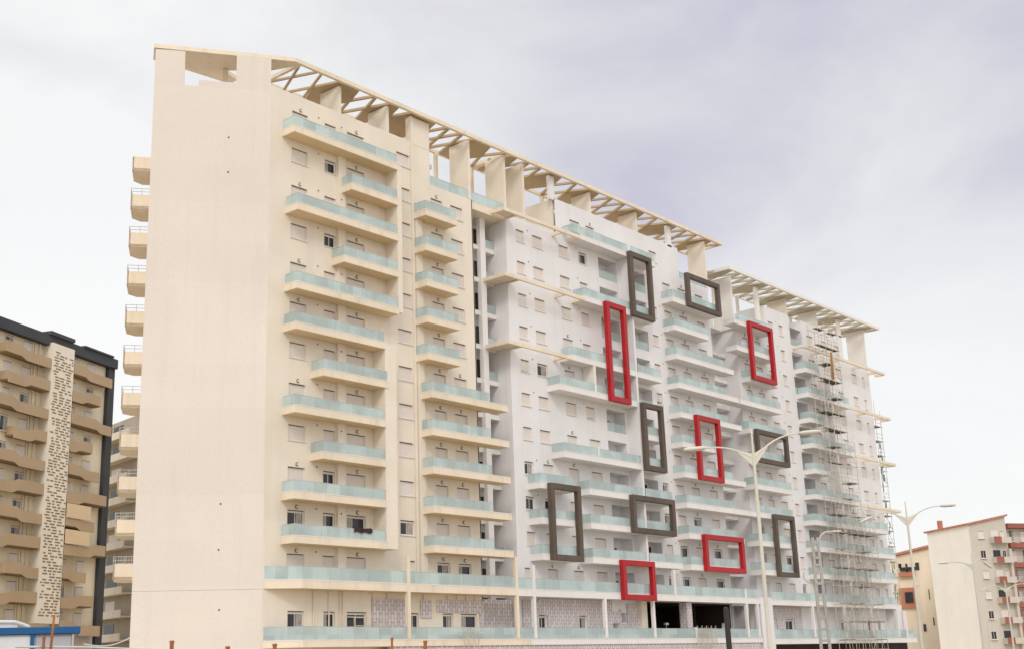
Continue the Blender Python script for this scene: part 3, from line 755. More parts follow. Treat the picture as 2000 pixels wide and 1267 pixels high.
# roof
for x, y1 in ((86.6, 73.0), (97.1, 72.7), (105.2, 72.7), (118.6, 72.7)): fin(B, x, 40.6 if x in (86.6, 118.6) else 44.0, 46.42)
for x in (90.4, 110.8):
    mb = MB(); mb.box(x, x + .8, WY + .0, WY + .3, 44.0, 46.42); mb.build('roof_pier', M['grey'], B)
for x in (88.9, 94.5, 100, 105.2, 111, 115.2, 119):
    mb = MB(); mb.box(x - .3, x, 74.4, 74.7, 39.8, 46.42); mb.build('roof_post', M['cream_edge'], B)
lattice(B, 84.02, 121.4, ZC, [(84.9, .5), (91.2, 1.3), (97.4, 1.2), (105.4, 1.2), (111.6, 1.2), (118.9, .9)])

# ================================================================= 3. far grey apartment building (scaffolded)
Cb = thing('apartment_building', 'pale grey apartment building behind scaffolding, farthest of the three joined blocks', 'building')
hc = []
for n in range(-2, 9):
    zb = 6.22 if n == -2 else LZ(n)
    top = n == 8
    if n < 8:
        add(Cb, hc, {0: 'o', -1: 'o'}.get(n, 'c'), 125.3, 126.6, n, 1, True, zb=zb); wlamp(Cb, 125.9, zb + 2.78)
        add(Cb, hc, 'c', 128.0, 129.4, n, 2, True, zb=zb)
        if n % 2: wlamp(Cb, 128.7, zb + 2.78)
        add(Cb, hc, {-1: 'o'}.get(n, 'c'), 131.0, 132.5, n, 2, zb=zb)
    else: add(Cb, hc, 'c', 131.7, 132.9, n, zb=zb)
    add(Cb, hc, 'o' if n == -2 else 'c', 134.3, 135.35, n, 1, zb=zb, h=1.3)
    vent(Cb, 133.6, zb + 2.74)
    hc.append((137.1, 139.9, zb + .5, zb + 2.7, 1.4))
    if n % 2 == 0: glass_run([(137.15, WY + .04), (139.85, WY + .04)], zb + .52, zb + 1.35, Cb)
    mb = MB(); mb.box(137.6, 139.2, WY + 1.3, WY + 1.37, zb + .5, zb + 2.4); mb.build('loggia_window', M['pane'], Cb)
    add(Cb, hc, 'c', 141.4, 143.0, n, zb=zb, door=True); add(Cb, hc, 'o' if n < 2 else 'c', 145.4, 146.8, n, 1, zb=zb)
    add(Cb, hc, 'c', 148.75, 150.3, n, zb=zb, door=n < 2)
    if n < 8:
        add(Cb, hc, 'c', 153.15, 154.55, n, zb=zb); add(Cb, hc, 'c', 156.3, 157.05, n, zb=zb, h=1.3)
    if n < 2: wlamp(Cb, 149.5, zb + 2.78); vent(Cb, 155.4, zb + 2.7)
for x0, x1, v in ((125.6, 127.3, 1), (129.4, 131.3, 0), (150.2, 151.2, 2), (153.0, 153.9, 1), (143.0, 144.2, 0)):
    add(Cb, hc, 'o', x0, x1, -3, v, zb=2.26, h=1.5)
wb = wall(123.9, 158.5, GZ, 41.2, WY, hc, tops=[(123.9, 131.0, LZ(8) + .55), (131.0, 137.0, 41.3), (137.0, 140.2, LZ(8) + .5), (140.2, 151.4, 41.2), (151.4, 158.5, LZ(8) + .7)])
wb.face([(123.9, WY, GZ), (123.9, 73.5, GZ), (123.9, 73.5, 37.6), (123.9, WY, 37.6)])
wb.face([(131.0, WY, 37.6), (131.0, 74.0, 37.6), (131.0, 74.0, 41.3), (131.0, WY, 41.3)])
wb.face([(140.2, WY, 37.6), (140.2, 74.0, 37.6), (140.2, 74.0, 41.2), (140.2, WY, 41.2)])
wb.face([(158.5, WY, GZ), (158.5, 86, GZ), (158.5, 86, 37.7), (158.5, WY, 37.7)])
wb.build('front_wall', M['grey'], Cb)
mb = MB(); mb.box(124.0, 158.4, 72.1, 86, GZ, 37.1); mb.build('building_core', M['cream'], Cb)
mb = MB()
mb.box(124.2, 125.5, WY - .1, WY - .003, 2.8, 6.1); mb.box(127.4, 129.3, WY - .1, WY - .003, 2.8, 6.1); mb.box(131.4, 133.2, WY - .1, WY - .003, 2.8, 6.1); mb.box(125.5, 131.4, WY - .104, WY - .001, 4.85, 6.1)
mb.build('stone_cladding', M['clad'], Cb)
# the end pier wall between the podiums
mb = MB(); mb.box(121.75, 124.3, FY + .02, WY - .002, GZ, 6.9); mb.build('pier', M['grey'], Cb)
podium(Cb, 124.3, 155.9, 6.15, 6.72, 7.55, False, [(133.3, 2.76, 6.15), (141.1, 2.76, 6.15), (148.2, 2.76, 6.15), (155.6, 2.7, 6.15)], 'grey')
podium(Cb, 124.3, 160.95, 2.05, 2.62, 3.58, False, [(158.0, 2.6, 6.0)], 'grey')
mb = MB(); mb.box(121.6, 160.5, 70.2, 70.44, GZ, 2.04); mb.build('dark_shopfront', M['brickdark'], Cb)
mb = MB(); mb.box(155.9, 158.4, FY + .5, WY - .01, 2.63, 6.7); mb.build('pier', M['grey'], Cb)
for n, x0, x1 in ((8, 121.2, 129.6), (7, 121.3, 130.2), (6, 124.2, 130.2), (5, 121.0, 130.4), (4, 122.6, 131.2), (3, 124.2, 131.0), (2, 122.8, 131.2), (1, 121.0, 131.0), (0, 122.6, 130.9), (-1, 122.6, 130.9)):
    balcony(Cb, x0, x1, n, 'grey', gx0=(x0 if x0 > 122 else 122.4) + .08, left=x0 > 122)
for n in range(7, -2, -1):
    if n in (6, 4, 2): balcony(Cb, 137.4 if n > 2 else 136.6, 148.6, n, 'grey', gx0=137.6); canopy(Cb, 148.6, 160.7, n, [153.5, 158.6])
    else: balcony(Cb, 137.4 if n > 1 else 135.9, {1: 147.9, 0: 147.9, -1: 147.9}.get(n, 141.2), n, 'grey')
canopy(Cb, 137.4, 160.5, 8, [142.0, 147.5, 153.5, 158.3])
for n in (1, 0, -1): balcony(Cb, 148.3, {1: 155.9, 0: 157.2, -1: 157.0}[n], n, 'grey')
for x, z0, z1 in ((144.2, 6.7, 34.0),):
    mb = MB(); mb.box(144.0, 144.35, FY + .2, WY - .003, z0, z1); mb.build('vertical_fin', M['grey_edge'], Cb)
FR3 = [(124.7, 130.0, 31.2, 38.0, 'red', 'red frame near the second roof'), (124.2, 131.35, 21.7, 25.42, 'brown', 'wide brown frame behind the lamp arm'), (126.6, 131.1, 9.25, 16.08, 'brown', 'tall brown frame low beside the lamp post')]
for x0, x1, z0, z1, c, lb in FR3: portal(Cb, x0, x1, z0, z1, M[c])['label'] = lb
glass_run([(122.4, WY - .9), (130.8, WY - .9)], LZ(8) + .56, LZ(8) + 1.4, Cb)
ZC2 = 43.40
for x, z0 in ((123.9, 37.2), (136.9, 41.2), (144.9, 41.0), (158.5, 37.6)): fin(Cb, x, z0, ZC2, y1=73.0, m='white' if x != 136.9 else 'cream')
for x in (129.3, 150.6):
    mb = MB(); mb.box(x, x + .75, WY, WY + .3, 37.5 if x < 130 else 41.0, ZC2); mb.build('roof_pier', M['white'], Cb)
for x in (126, 131.5, 137.5, 144.9, 151, 156.2):
    mb = MB(); mb.box(x - .3, x, 74.0, 74.3, 37.0, ZC2); mb.build('roof_post', M['white'], Cb)
lattice(Cb, 121.1, 160.35, ZC2, [(122.0, .5), (130.0, 1.0), (136.8, 1.4), (144.4, 1.2), (151.0, 1.1), (158.4, .8)], ya=69.0, yb=74.6, m='white')

# ================================================================= scaffolding
def scaffold(name, label, xs, lifts, y0, y1, ztop, net=None, seed=1):
    rnd = random.Random(seed)
    T = thing(name, label, 'scaffolding', (xs[0], y0, GZ))
    ox, oy, oz = xs[0], y0, GZ
    L = lambda p: (p[0] - ox, p[1] - oy, p[2] - oz)
    for x in xs:
        zt = ztop(x)
        for y in (y0, y1):
            mb = MB(); mb.tube(L((x, y, GZ)), L((x + rnd.uniform(-.04, .04), y, zt + rnd.uniform(0, .8))), 0.035, 0.035, 6); mb.build('standard', M['tube'], T)
    for z in lifts:
        xx = [x for x in xs if ztop(x) > z]
        if len(xx) < 2: continue
        mb = MB()
        for y in (y0, y1):
            for dz in (0, 0.5, 1.0):
                if y == y0 or dz == 0: mb.tube(L((xx[0] - .2, y, z + dz)), L((xx[-1] + .2, y, z + dz)), 0.026, 0.026, 6)
        for x in xx: mb.tube(L((x, y0 - .2, z)), L((x, y1 + .2, z)), 0.026, 0.026, 6); mb.tube(L((x, y0, z)), L((x, y0, z + 1.02)), 0.038, 0.038, 6)
        mb.build('ledger_frame', M['tube'], T)
        for a, b in zip(xx[:-1], xx[1:]):
            if rnd.random() < 0.6:
                pk = MB(); pk.box(a - ox, b - ox, 0.05, (y1 - y0) * rnd.choice((.5, .95)), z - oz + 0.03, z - oz + 0.09); pk.build('plank', M['plank'], T)
            if rnd.random() < 0.6:
                s = rnd.random() < .5
                dg = MB(); dg.tube(L((a if s else b, y0 - .04, z)), L((b if s else a, y0 - .04, z + 1.9)), 0.024, 0.024, 6); dg.build('brace', M['tube'], T)
    return T
T = scaffold('scaffolding', 'tube scaffolding with dark planks in front of the far grey block', [138.2, 139.9, 141.6, 143.3, 145.0, 146.7, 148.3], [GZ + 2 + 2.05 * k for k in range(20)], 67.3, 68.6,
             lambda x: 39.3 if x < 143.4 else (25.0 if x < 146 else 17.5), seed=3)
T = scaffold('scaffolding', 'tube scaffolding with green netting past the far end of the building', [159.6, 161.2], [GZ + 2 + 2.0 * k for k in range(17)], 70.7, 72.0, lambda x: 33.2 if x < 160 else 31.8, seed=5)
rnd = random.Random(9)
mb = MB()
for k in range(52):
    z = rnd.uniform(4, 29); w = rnd.uniform(.15, .6); h = rnd.uniform(.3, 1.3); x = rnd.uniform(-.3, .5)
    mb.face([(x, -.06 - rnd.uniform(0, .05), z), (x + w, -.06, z + rnd.uniform(-.2, .2)), (x + w * .9, -.08, z + h), (x + rnd.uniform(0, .2), -.05, z + h)])
mb.build('safety_net', M['net'], T)
g = MB(); g.bar((0, 0, 0), (0.06, -.1, 3.4), 0.22, 0.06); g.bar((.3, 0, 0), (0.12, -.1, 3.2), 0.18, 0.06); g.bar((-.25, 0, .2), (0.05, -.05, 3.0), 0.12, 0.05)
tag(g.build('timber_plank', M['timber'], None, (140.6, 67.15, 33.2)), 'bundle of orange timber boards standing upright on the high scaffolding', 'timber')

# small things on the terraces
def trestle(x, z, w, h, y, label):
    mb = MB()
    for a in (0, w * .3, w * .7, w): mb.bar((a, 0, 0), (a, 0, h), 0.05)
    for a in (.25, .6, .95): mb.bar((0, 0, h * a), (w, 0, h * a), 0.045)
    mb.bar((-w * .4, -.02, h * .98), (w * 1.4, -.02, h * .95), 0.06)
    tag(mb.build('metal_trestle', M['tube'], None, (x, y, z)), label, 'trestle', 'metal trestles on the lowest terrace')
trestle(64.0, 2.78, 3.2, 1.6, 69.5, 'dark metal trestle with a long bar on the cream lower terrace')
trestle(74.8, 2.0, 1.7, 1.3, 68.7, 'small metal work frame hanging outside the lowest glass rail')
mb = MB()
for i in range(7):
    x = i * .26
    mb.face([(x, -.07, -.05 + .02 * (i % 2)), (x + .26, -.07, -.05 + .02 * ((i + 1) % 2)), (x + .26, -.09, -.32 - .05 * (i % 3)), (x, -.09, -.32 - .05 * ((i + 2) % 3))])
    mb.face([(x, -.07, -.05 + .02 * (i % 2)), (x + .26, -.07, -.05 + .02 * ((i + 1) % 2)), (x + .26, .1, -.03), (x, .1, -.03)])
    mb.face([(x, .1, -.03), (x + .26, .1, -.03), (x + .26, .1, -.3), (x, .1, -.3)])
tag(mb.build('blanket', M['cloth'], None, (63.55, 69.06, LZ(-1) + 1.42)), 'dark blanket draped over the glass rail outside the open balcony door', 'blanket')
def pot(x, y, z, label):
    t = thing('potted_plant', label, 'plant', (x, y, z))
    mb = MB(); mb.tube((0, 0, 0), (0, 0, .35), .13, .19, 10); mb.build('pot', M['rust'], t)
    mb = MB(); r_ = random.Random(4)
    for k in range(40):
        a = r_.uniform(0, 6.28); l = r_.uniform(.1, .3); h = r_.uniform(.35, .8)
        mb.face([(0, 0, .33), (math.cos(a) * l, math.sin(a) * l, h), (math.cos(a + .4) * l * .8, math.sin(a + .4) * l * .8, h - .1)])
    mb.build('leaves', M['net'], t)
pot(65.5, 69.5, LZ(-1) + .8, 'small potted plant behind the dark blanket on the balcony rail')

mb = MB()
for k in range(22): mb.tube((k * .17, 0, 0), (k * .17 + .01, 0, 1.65 + .15 * math.sin(k * 1.7)), .012, .012, 5)
for k in range(9): mb.tube((0, .01, .1 + k * .19), (3.6, .01, .1 + k * .19), .012, .012, 5)
for k in range(5): mb.tube((k * .85, -.03, -.05), (k * .85, -.03, 1.9), .03, .03, 6)
tag(mb.build('wire_mesh_panel', M['tube'], None, (108.3, 68.6, 2.0)), 'pale wire mesh panel hung outside the lowest glass rail before the dark open hall', 'mesh panel')
mb = MB(); mb.tube((0, 0, 0), (0, 0, 1.3), .035, .035, 6); mb.bar((-.25, 0, 1.35), (.25, 0, 1.35), .25, .22)
tag(mb.build('site_floodlight', M['metal'], None, (106.4, 70.9, 2.8)), 'pale site floodlight on a stand inside the dark open hall', 'floodlight')
mb = MB(); mb.box(0, .9, 0, .5, 0, .5); mb.hexa([(.9, 0, .1), (1.1, 0, .1), (1.1, .4, .1), (.9, .4, .1), (1.2, .05, 1.5), (1.35, .05, 1.5), (1.35, .4, 1.5), (1.2, .4, 1.5)]); mb.tube((1.5, .2, 0), (1.55, .2, 1.0), .18, .14, 8)
tag(mb.build('rubble_sacks', M['whitepanel'], None, (115.9, 70.7, 2.8)), 'white sacks and boards piled at the right end of the dark open hall', 'rubble')
# ================================================================= street lamps
def lamp(x, y, h, label, grp, rz=0.0, arms=((-1, 3.7, 0.15), (1, 3.9, 1.5)), r=0.11, web=True):
    t = thing('street_lamp', label, 'street lamp', (x, y, GZ), rz, grp)
    mb = MB(); mb.tube((0, 0, 0), (0, 0, h), r * 1.25, r * .85, 14); mb.tube((0, 0, h), (0, 0, h + .9), r * .6, r * .45, 10)
    mb.tube((0, 0, 0), (0, 0, .35), r * 2, r * 1.6, 14)
    mb.build('pole', M['pole'], t)
    for s, l, rise in arms:
        mb = MB(); pts = []
        N = 9
        for k in range(N + 1):
            u = k / N; pts.append(Vector((s * l * u, 0, h - 0.15 + rise * (1.6 * u - .6 * u * u) * .62 + (0.30 * math.sin(u * math.pi) if rise < .6 else 0.1 * math.sin(u * math.pi)))))
        mb.path(pts, [r * .62 - (r * .28) * k / N for k in range(N + 1)], 8)
        if web:
            q = pts[3]
            a, b_ = (0, h - .48), (pts[3].x, pts[3].z - .03)
            v = [(a[0], a[1]), (b_[0], b_[1]), (0, h + .02)]
            mb.hexa([(v[0][0], -.02, v[0][1]), (v[1][0], -.02, v[1][1]), (v[1][0], .02, v[1][1]), (v[0][0], .02, v[0][1]),
                     (v[2][0], -.02, v[2][1]), (v[1][0], -.02, v[1][1] + .04), (v[1][0], .02, v[1][1] + .04), (v[2][0], .02, v[2][1])])
        mb.build('arm', M['pole'], t)
        e_ = pts[-1]; d = (pts[-1] - pts[-2]).normalized()
        mb = MB(); mb.bar(e_ - d * .05, e_ + d * .75, 0.26, 0.10); mb.bar(e_ + d * .06, e_ + d * .62, 0.20, 0.15); mb.build('lamp_head', M['pole'], t, bevel=.03)
    return t
LG = 'tall twin-arm street lamps along the road'
def at(ux, uy, d): return (ux * d, uy * d)
CA = math.atan2(-0.7602, 0.6497)          # bearing of the camera's right
x, y = at(.8720 / 1.0, .4894, 46); lamp(x, y, 9.0, 'cream twin-arm street lamp in front of the red frames, nearest of the lamps', LG, CA, arms=((-1, 1.75, 0.7), (1, 1.75, 1.38)), r=.066)
x, y = at(.9202, .3915, 72); lamp(x, y, 9.05, 'twin-arm street lamp beside the far end of the scaffolded building', LG, CA, arms=((-1, 1.9, 0.45), (1, 1.95, 1.2)), r=.068)
x, y = at(.9359, .3524, 108); lamp(x, y, 8.75, 'twin-arm street lamp against the white gable of the house at the right edge', LG, CA, arms=((-1, 1.9, 0.6), (1, 0.9, .5)), r=.075)
x, y = at(.9428, .3333, 150); lamp(x, y, 8.7, 'small distant twin-arm street lamp among the red balconies at the right edge', LG, CA, arms=((-1, 2.0, 0.5), (1, 2.0, 1.0)), r=.09)

# ladder-like concrete power pole with a small lamp arm
x, y = at(.8912, .4537, 74)
t = thing('power_pole', 'openwork concrete power pole with a curved lamp arm in front of the scaffolding', 'power pole', (x, y, GZ), CA)
mb = MB(); H = 8.5
for s in (-1, 1): mb.bar((s * .28, 0, 0), (s * .14, 0, H), 0.11, 0.16)
k = 0
z = .3
while z < H - .2:
    w = .28 - .14 * z / H; mb.box(-w, w, -.07, .07, z, z + .14); z += .62 if z < H * .7 else .4
mb.build('pole', M['concrete'], t)
mb = MB(); mb.path([Vector((.1, 0, H - .5)), Vector((.35, 0, H + .1)), Vector((.6, 0, H + .28)), Vector((1.1, 0, H + .32))], [.04] * 4, 6)
mb.build('lamp_arm', M['pole'], t)
mb = MB(); mb.bar((1.05, 0, H + .31), (1.5, 0, H + .31), .16, .1); mb.build('lamp_head', M['pole'], t)
for s in (-1, 1):
    mb = MB(); mb.path([Vector((s * .15, 0, H - 2.4)), Vector((s * .6, 0, H - 2.5)), Vector((s * .85, 0, H - 2.2)), Vector((s * .8, 0, H - 1.9))], [.03] * 4, 6); mb.build('bracket', M['concrete'], t)

# dark timber post close to the camera
x, y = at(.8571, .5151, 30)
g = MB(); g.tube((0, 0, 0), (-.04, 0, 2.93), .068, .062, 10); g.tube((-.04, 0, 2.93), (-.06, 0, 2.99), .062, .04, 10)
tag(g.build('wooden_post', M['cord'], None, (x, y, GZ)), 'short thick dark wooden post in front of the stone clad base', 'post')

# ================================================================= near fence stakes and site wire at the bottom edge
def ray(px, py):
    X = (px - 1000); Yp = (py - 633.5); f = 2470.85
    return Vector(tuple(r[0] * X + r[1] * Yp + r[2] * f for r in RW))
def spot(px, py, d):
    q = ray(px, py); k = d / math.hypot(q.x, q.y); return q * k
STK = [(84, 1242, 'rusty fence stake left of the leaning one, below the blue-roofed kiosk', .035), (334, 1250, 'rusty fence stake in front of the blank end wall, left one', .05), (443, 1261, 'rusty fence stake in front of the blank end wall, right one', .05),
       (535, 1256, 'rusty fence stake in front of the building corner', .05), (764, 1244, 'thin dark fence stake in front of the left end of the stone clad base', .03), (829, 1250, 'orange rusty fence stake in front of the stone clad base', .045)]
for px, py, lb, r_ in STK:
    p = spot(px, py, 24)
    r_ *= .72
    g = MB(); g.tube((0, 0, 0), (.02, 0, p.z - GZ), r_, r_, 8); g.tube((.02, 0, p.z - GZ - .04), (.02, 0, p.z - GZ), r_ * 1.25, r_ * 1.2, 8)
    tag(g.build('fence_stake', M['rust'], None, (p.x, p.y, GZ)), lb, 'stake', 'rusty stakes of the site fence')
p = spot(106, 1200, 24); q = spot(99, 1267, 24); d = (p - q) / (p.z - q.z); b = p - d * (p.z - GZ)
g = MB(); g.tube((0, 0, 0), p - b, .026, .022, 8)
tag(g.build('fence_stake', M['rust'], None, b), 'long leaning rusty stake in front of the blue-roofed kiosk', 'stake', 'rusty stakes of the site fence')
g = MB(); pts = [spot(30, 1262, 24), spot(170, 1263, 24.2), spot(330, 1269, 24.4)]
for a, b in zip(pts[:-1], pts[1:]): g.tube(a, b, .02, .02, 5)
tag(g.build('fence_rail', M['metal']), 'thin pale rail of the site fence below the kiosk', 'fence')
g = MB(); a, b = spot(165, 1257, 60), spot(262, 1240, 66); pts = [a.lerp(b, k / 8) - Vector((0, 0, .25 * math.sin(math.pi * k / 8))) for k in range(9)]
for a, b in zip(pts[:-1], pts[1:]): g.tube(a, b, .025, .025, 5)
tag(g.build('overhead_cable', M['whitepanel']), 'pale overhead cable rising from the kiosk to the end wall', 'cable')

# kiosk with a blue roof
o = spot(-30, 1232, 42); e = spot(157, 1232, 42)
u = (e - o); u.z = 0; Lk = u.length; u.normalize()
K = thing('kiosk', 'white site kiosk with a blue roof edge at the bottom left', 'kiosk', (o.x, o.y, GZ), math.atan2(u.y, u.x))
hk = o.z - GZ
g = MB(); g.box(.1, 1.29, .1, 2.6, 0, hk - .1); g.build('front_panel', M['whitepanel'], K)
g = MB(); g.box(1.43, Lk - .25, .12, 2.6, 0, hk - .1); g.build('side_panel', M['lilac'], K)
g = MB(); g.box(-.1, Lk, 0, 2.8, hk - .12, hk + .1); g.build('roof', M['bluepaint'], K, bevel=.02)
g = MB(); g.box(1.30, 1.42, .04, .2, 0, hk - .12); g.build('corner_post', M['bluepaint'], K)
g = MB(); g.tube((Lk - .2, .1, 0), (Lk - .2, .1, hk - .13), .04, .04, 8); g.build('downpipe', M['metal'], K)
# glass shelter behind it
o2 = spot(30, 1222, 50)
g = MB(); pts = [Vector((-3, 0, .15)), Vector((0, 0, .15)), Vector((.5, 0, 0)), Vector((.75, 0, -.5)), Vector((.8, 0, -1.2))]
g.path(pts, [.06] * 5, 8); g.box(-3, .1, .02, .6, -.75, .1)
tag(g.build('shelter', M['whitepanel'], None, (o2.x, o2.y, o2.z), 0), 'white rounded shelter top peeking over the blue kiosk roof', 'shelter')
bpy.context.object if False else None

# ================================================================= left background building
k_ = 1.1
cL = Vector((79.67, 127.09)) * k_; dL = Vector((0.9208, 0.3900)).normalized()
Lb = thing('apartment_building', 'beige apartment building with a dark grey outline frame and brown balconies, left edge', 'building', (cL.x, cL.y, GZ), math.atan2(dL.y, dL.x))
zz = lambda z: z * k_ - GZ
uu = lambda u: u * k_
M['lwall'] = mat('beige_render', (0.80, 0.71, 0.54), var=0.06, streak=.1)
M['lbal'] = mat('tan_balcony_paint', (0.46, 0.335, 0.215), var=0.05)
M['dgrey'] = mat('dark_grey_paint', (0.062, 0.064, 0.07), var=0.12)
M['screen'] = mat('screen_plaster', (0.80, 0.73, 0.62), var=0.04)
M['slot'] = mat('screen_slots', (0.26, 0.18, 0.10), var=0.1)
g = MB(); g.box(uu(-32), uu(-1.12), 0.6, 13, 0, zz(35.9)); g.build('wall', M['lwall'], Lb)
g = MB(); g.box(uu(-32), uu(.05), -.3, 0.6, zz(35.65), zz(36.75)); g.box(uu(-1.1), uu(.05), .1, 13, 0, zz(35.65)); g.box(uu(-12.5), uu(-8.4), -.6, .7, zz(36.75), zz(37.15)); g.box(uu(-6.4), uu(-1.0), -.5, .7, zz(36.75), zz(36.95))
g.build('outline_frame', M['dgrey'], Lb)
g = MB(); g.box(uu(-12.25), uu(-8.55), -.72, .59, zz(6.6), zz(35.9)); sc = g.build('screen_panel', M['screen'], Lb)
rn = random.Random(5); g = MB()
z = zz(34.9)
while z > zz(7.2):
    x = uu(-12.0) + rn.uniform(0, .5)
    while x < uu(-8.9):
        w = rn.uniform(.35, 1.0)
        if rn.random() < .85: g.box(x, min(x + w, uu(-8.65)), -.73, -.68, z, z + .17)
        x += w + rn.uniform(.15, .5)
    z -= .33
g.build('slots', M['slot'], sc)
lv = [33.33 - 2.755 * k for k in range(11)]
rn = random.Random(12)
def lbalc(u0, u1, z, step, ends):
    g = MB()
    a, b = uu(u0), uu(u1); zb_ = zz(z); y0 = -.7
    m_ = a + (b - a) * step
    g.hexa([(a, y0, zb_ - .1), (m_, y0, zb_ - .1), (m_, .59, zb_ - .1), (a, .59, zb_ - .1), (a, y0, zb_ + 1.15), (m_, y0, zb_ + 1.15), (m_, .59, zb_ + .1), (a, .59, zb_ + .1)]) if False else None
    def panel(xa, xb, za, zb2, zc, zd):
        g.hexa([(xa, y0, za), (xb, y0, zb2), (xb, y0 + .15, zb2), (xa, y0 + .15, za), (xa, y0, zc), (xb, y0, zd), (xb, y0 + .15, zd), (xa, y0 + .15, zc)])
    lo, hi = (0, 1.25) if ends == 0 else (-.35, .85)
    lo2, hi2 = (-.35, .85) if ends == 0 else (0, 1.25)
    panel(a, m_, zb_ + lo, zb_ + lo, zb_ + hi, zb_ + hi)
    panel(m_, m_ + .9, zb_ + lo, zb_ + lo2, zb_ + hi, zb_ + hi2)
    panel(m_ + .9, b, zb_ + lo2, zb_ + lo2, zb_ + hi2, zb_ + hi2)
    g.cur = 1; g.box(a + .05, b - .05, y0 + .16, .59, zb_ - .12, zb_ + .05); g.cur = 0; g.box(a, a + .15, y0 + .15, .59, zb_ + .05, zb_ + 1.0); g.box(b - .15, b, y0 + .15, .59, zb_ + .05, zb_ + .85)
    g.build('balcony', [M['lbal'], M['slot']], Lb)
def lwin(u, z, w, h, kind):
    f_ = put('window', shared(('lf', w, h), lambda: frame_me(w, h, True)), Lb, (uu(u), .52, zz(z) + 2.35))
    sh = {'c': h - .06, 'o': .2}[kind]
    put('shutter', shared(('ls', w, round(sh, 2)), lambda: shutter_me(w, sh)), f_)
    if kind == 'o': put('pane', shared(('lp', w, h), lambda: pane_me(w, h - sh, 1)), f_, (0, 0, -sh))
for i, z in enumerate(lv):
    lbalc(-8.4, (-1.4, -3.3, -1.1, -4.4, -2.9)[i % 5], z, (.3, .35, .62, .25, .4)[i % 5], i % 2)
    lbalc((-19.6, -18.8, -20.5, -17.4, -21)[i % 5], -12.35, z, (.35, .4, .3, .5, .45)[i % 5], i % 2)
    if i % 2 == 0: lbalc(-29, -21.5, z, .5, i % 3 == 0)
    for u, w in ((-7.6, 1.3), (-4.6, 1.5), (-15.6, 1.5), (-18.4, 1.4), (-23, 1.4)):
        lwin(u, z, w, 1.9 if u != -15.6 else 1.4, 'o' if rn.random() < .3 else 'c')
    g = MB()
    for u in (-13.0, -13.7, -14.1): g.tube((uu(u), .5, zz(z) - .2), (uu(u), .5, zz(z) + 2.8), .09, .09, 8)
    g.build('downpipe', M['lwall'], Lb)
for i in (6, 7):
    g = MB(); g.box(uu(-8.4), uu(-4.3), -.86, -.74, zz(lv[i]) + .95, zz(lv[i]) + 2.6); o = g.build('awning', mat('awning_cloth%d' % i, (.72, .55, .36), var=.05), Lb)
g = MB(); g.box(uu(-9), uu(-1.4), .3, .59, 0, zz(6.0)); g.build('stone_base', M['clad'], Lb)

# building seen in the gap between the left one and the cream end wall
p = spot(232, 900, 185); q = spot(300, 905, 175)
u = Vector((q.x - p.x, q.y - p.y)).normalized()
G2 = thing('apartment_building', 'pale building with stacked balcony slabs in the narrow gap beside the blank end wall', 'building', (p.x, p.y, GZ), math.atan2(u.y, u.x))
topz = spot(232, 822, 185).z - GZ
g = MB(); g.box(-14, 16, 0, 12, 0, topz); g.build('wall', mat('pale_render', (.44, .38, .29), var=.08), G2)
for k in range(int(topz / 3.05)):
    z = topz - 3.05 * (k + 1)
    g = MB(); g.box(-14, 6, -1.5, -.01, z, z + .2); g.box(-14, 6, -1.5, -1.35, z + .2, z + 1.0); g.build('balcony', M['cream_edge'], G2)
    for x_ in (-12.5, -7, -2):
        g = MB(); g.box(x_, x_ + 3, -.06, -.01, z + .3, z + 2.4); g.build('balcony_door', M['pane'] if (k + int(x_)) % 3 else M['shutter'], G2)

# ================================================================= right background buildings
D = 210
P2 = Vector((.936 * D, .3519 * D)); ax = Vector((.890, -.4559)); ay = Vector((.4559, .890))
Rb = thing('apartment_building', 'tall house with a blank white gable wall and red roof edge, right edge', 'building', (P2.x, P2.y, GZ), math.atan2(ax.y, ax.x))
# local x to the right along the windowed front, local y away; the blank gable is the side x = 0
M['rwhite'] = mat('white_gable_render', (0.93, 0.88, 0.80), var=0.03, streak=.05)
M['rgrey'] = mat('pale_house_render', (0.60, 0.55, 0.48), var=0.05, streak=.12)
M['rred'] = mat('terracotta_paint', (0.34, 0.12, 0.085), var=0.12)
M['rtile'] = mat('roof_tiles', (0.50, 0.21, 0.14), var=0.2, vscale=2)
z1, z2, z3 = 19.6 - GZ, 19.85 - GZ, 21.2 - GZ
g = MB(); g.cur = 0
g.hexa([(0, 0, 0), (7.4, 0, 0), (7.4, 9.6, 0), (0, 9.6, 0), (0, 0, z2), (7.4, 0, z3), (7.4, 9.6, z3 - 1.5), (0, 9.6, z1)])
g.face([(-.02, 0.0, 0), (-.02, 9.6, 0), (-.02, 9.6, z1), (-.02, 0.0, z2)])
me = g.build('wall', [M['rgrey'], M['rwhite']], Rb)
me.data.polygons[5].material_index = 1; me.data.polygons[6].material_index = 1
g = MB(); g.hexa([(-.35, -.4, z2 - .08), (7.7, -.4, z3 + .04), (7.7, 10, z3 - 1.5), (-.35, 10, z1 - .04), (-.35, -.4, z2 + .18), (7.7, -.4, z3 + .3), (7.7, 10, z3 - 1.3), (-.35, 10, z1 + .2)])
g.build('roof', M['rtile'], Rb)
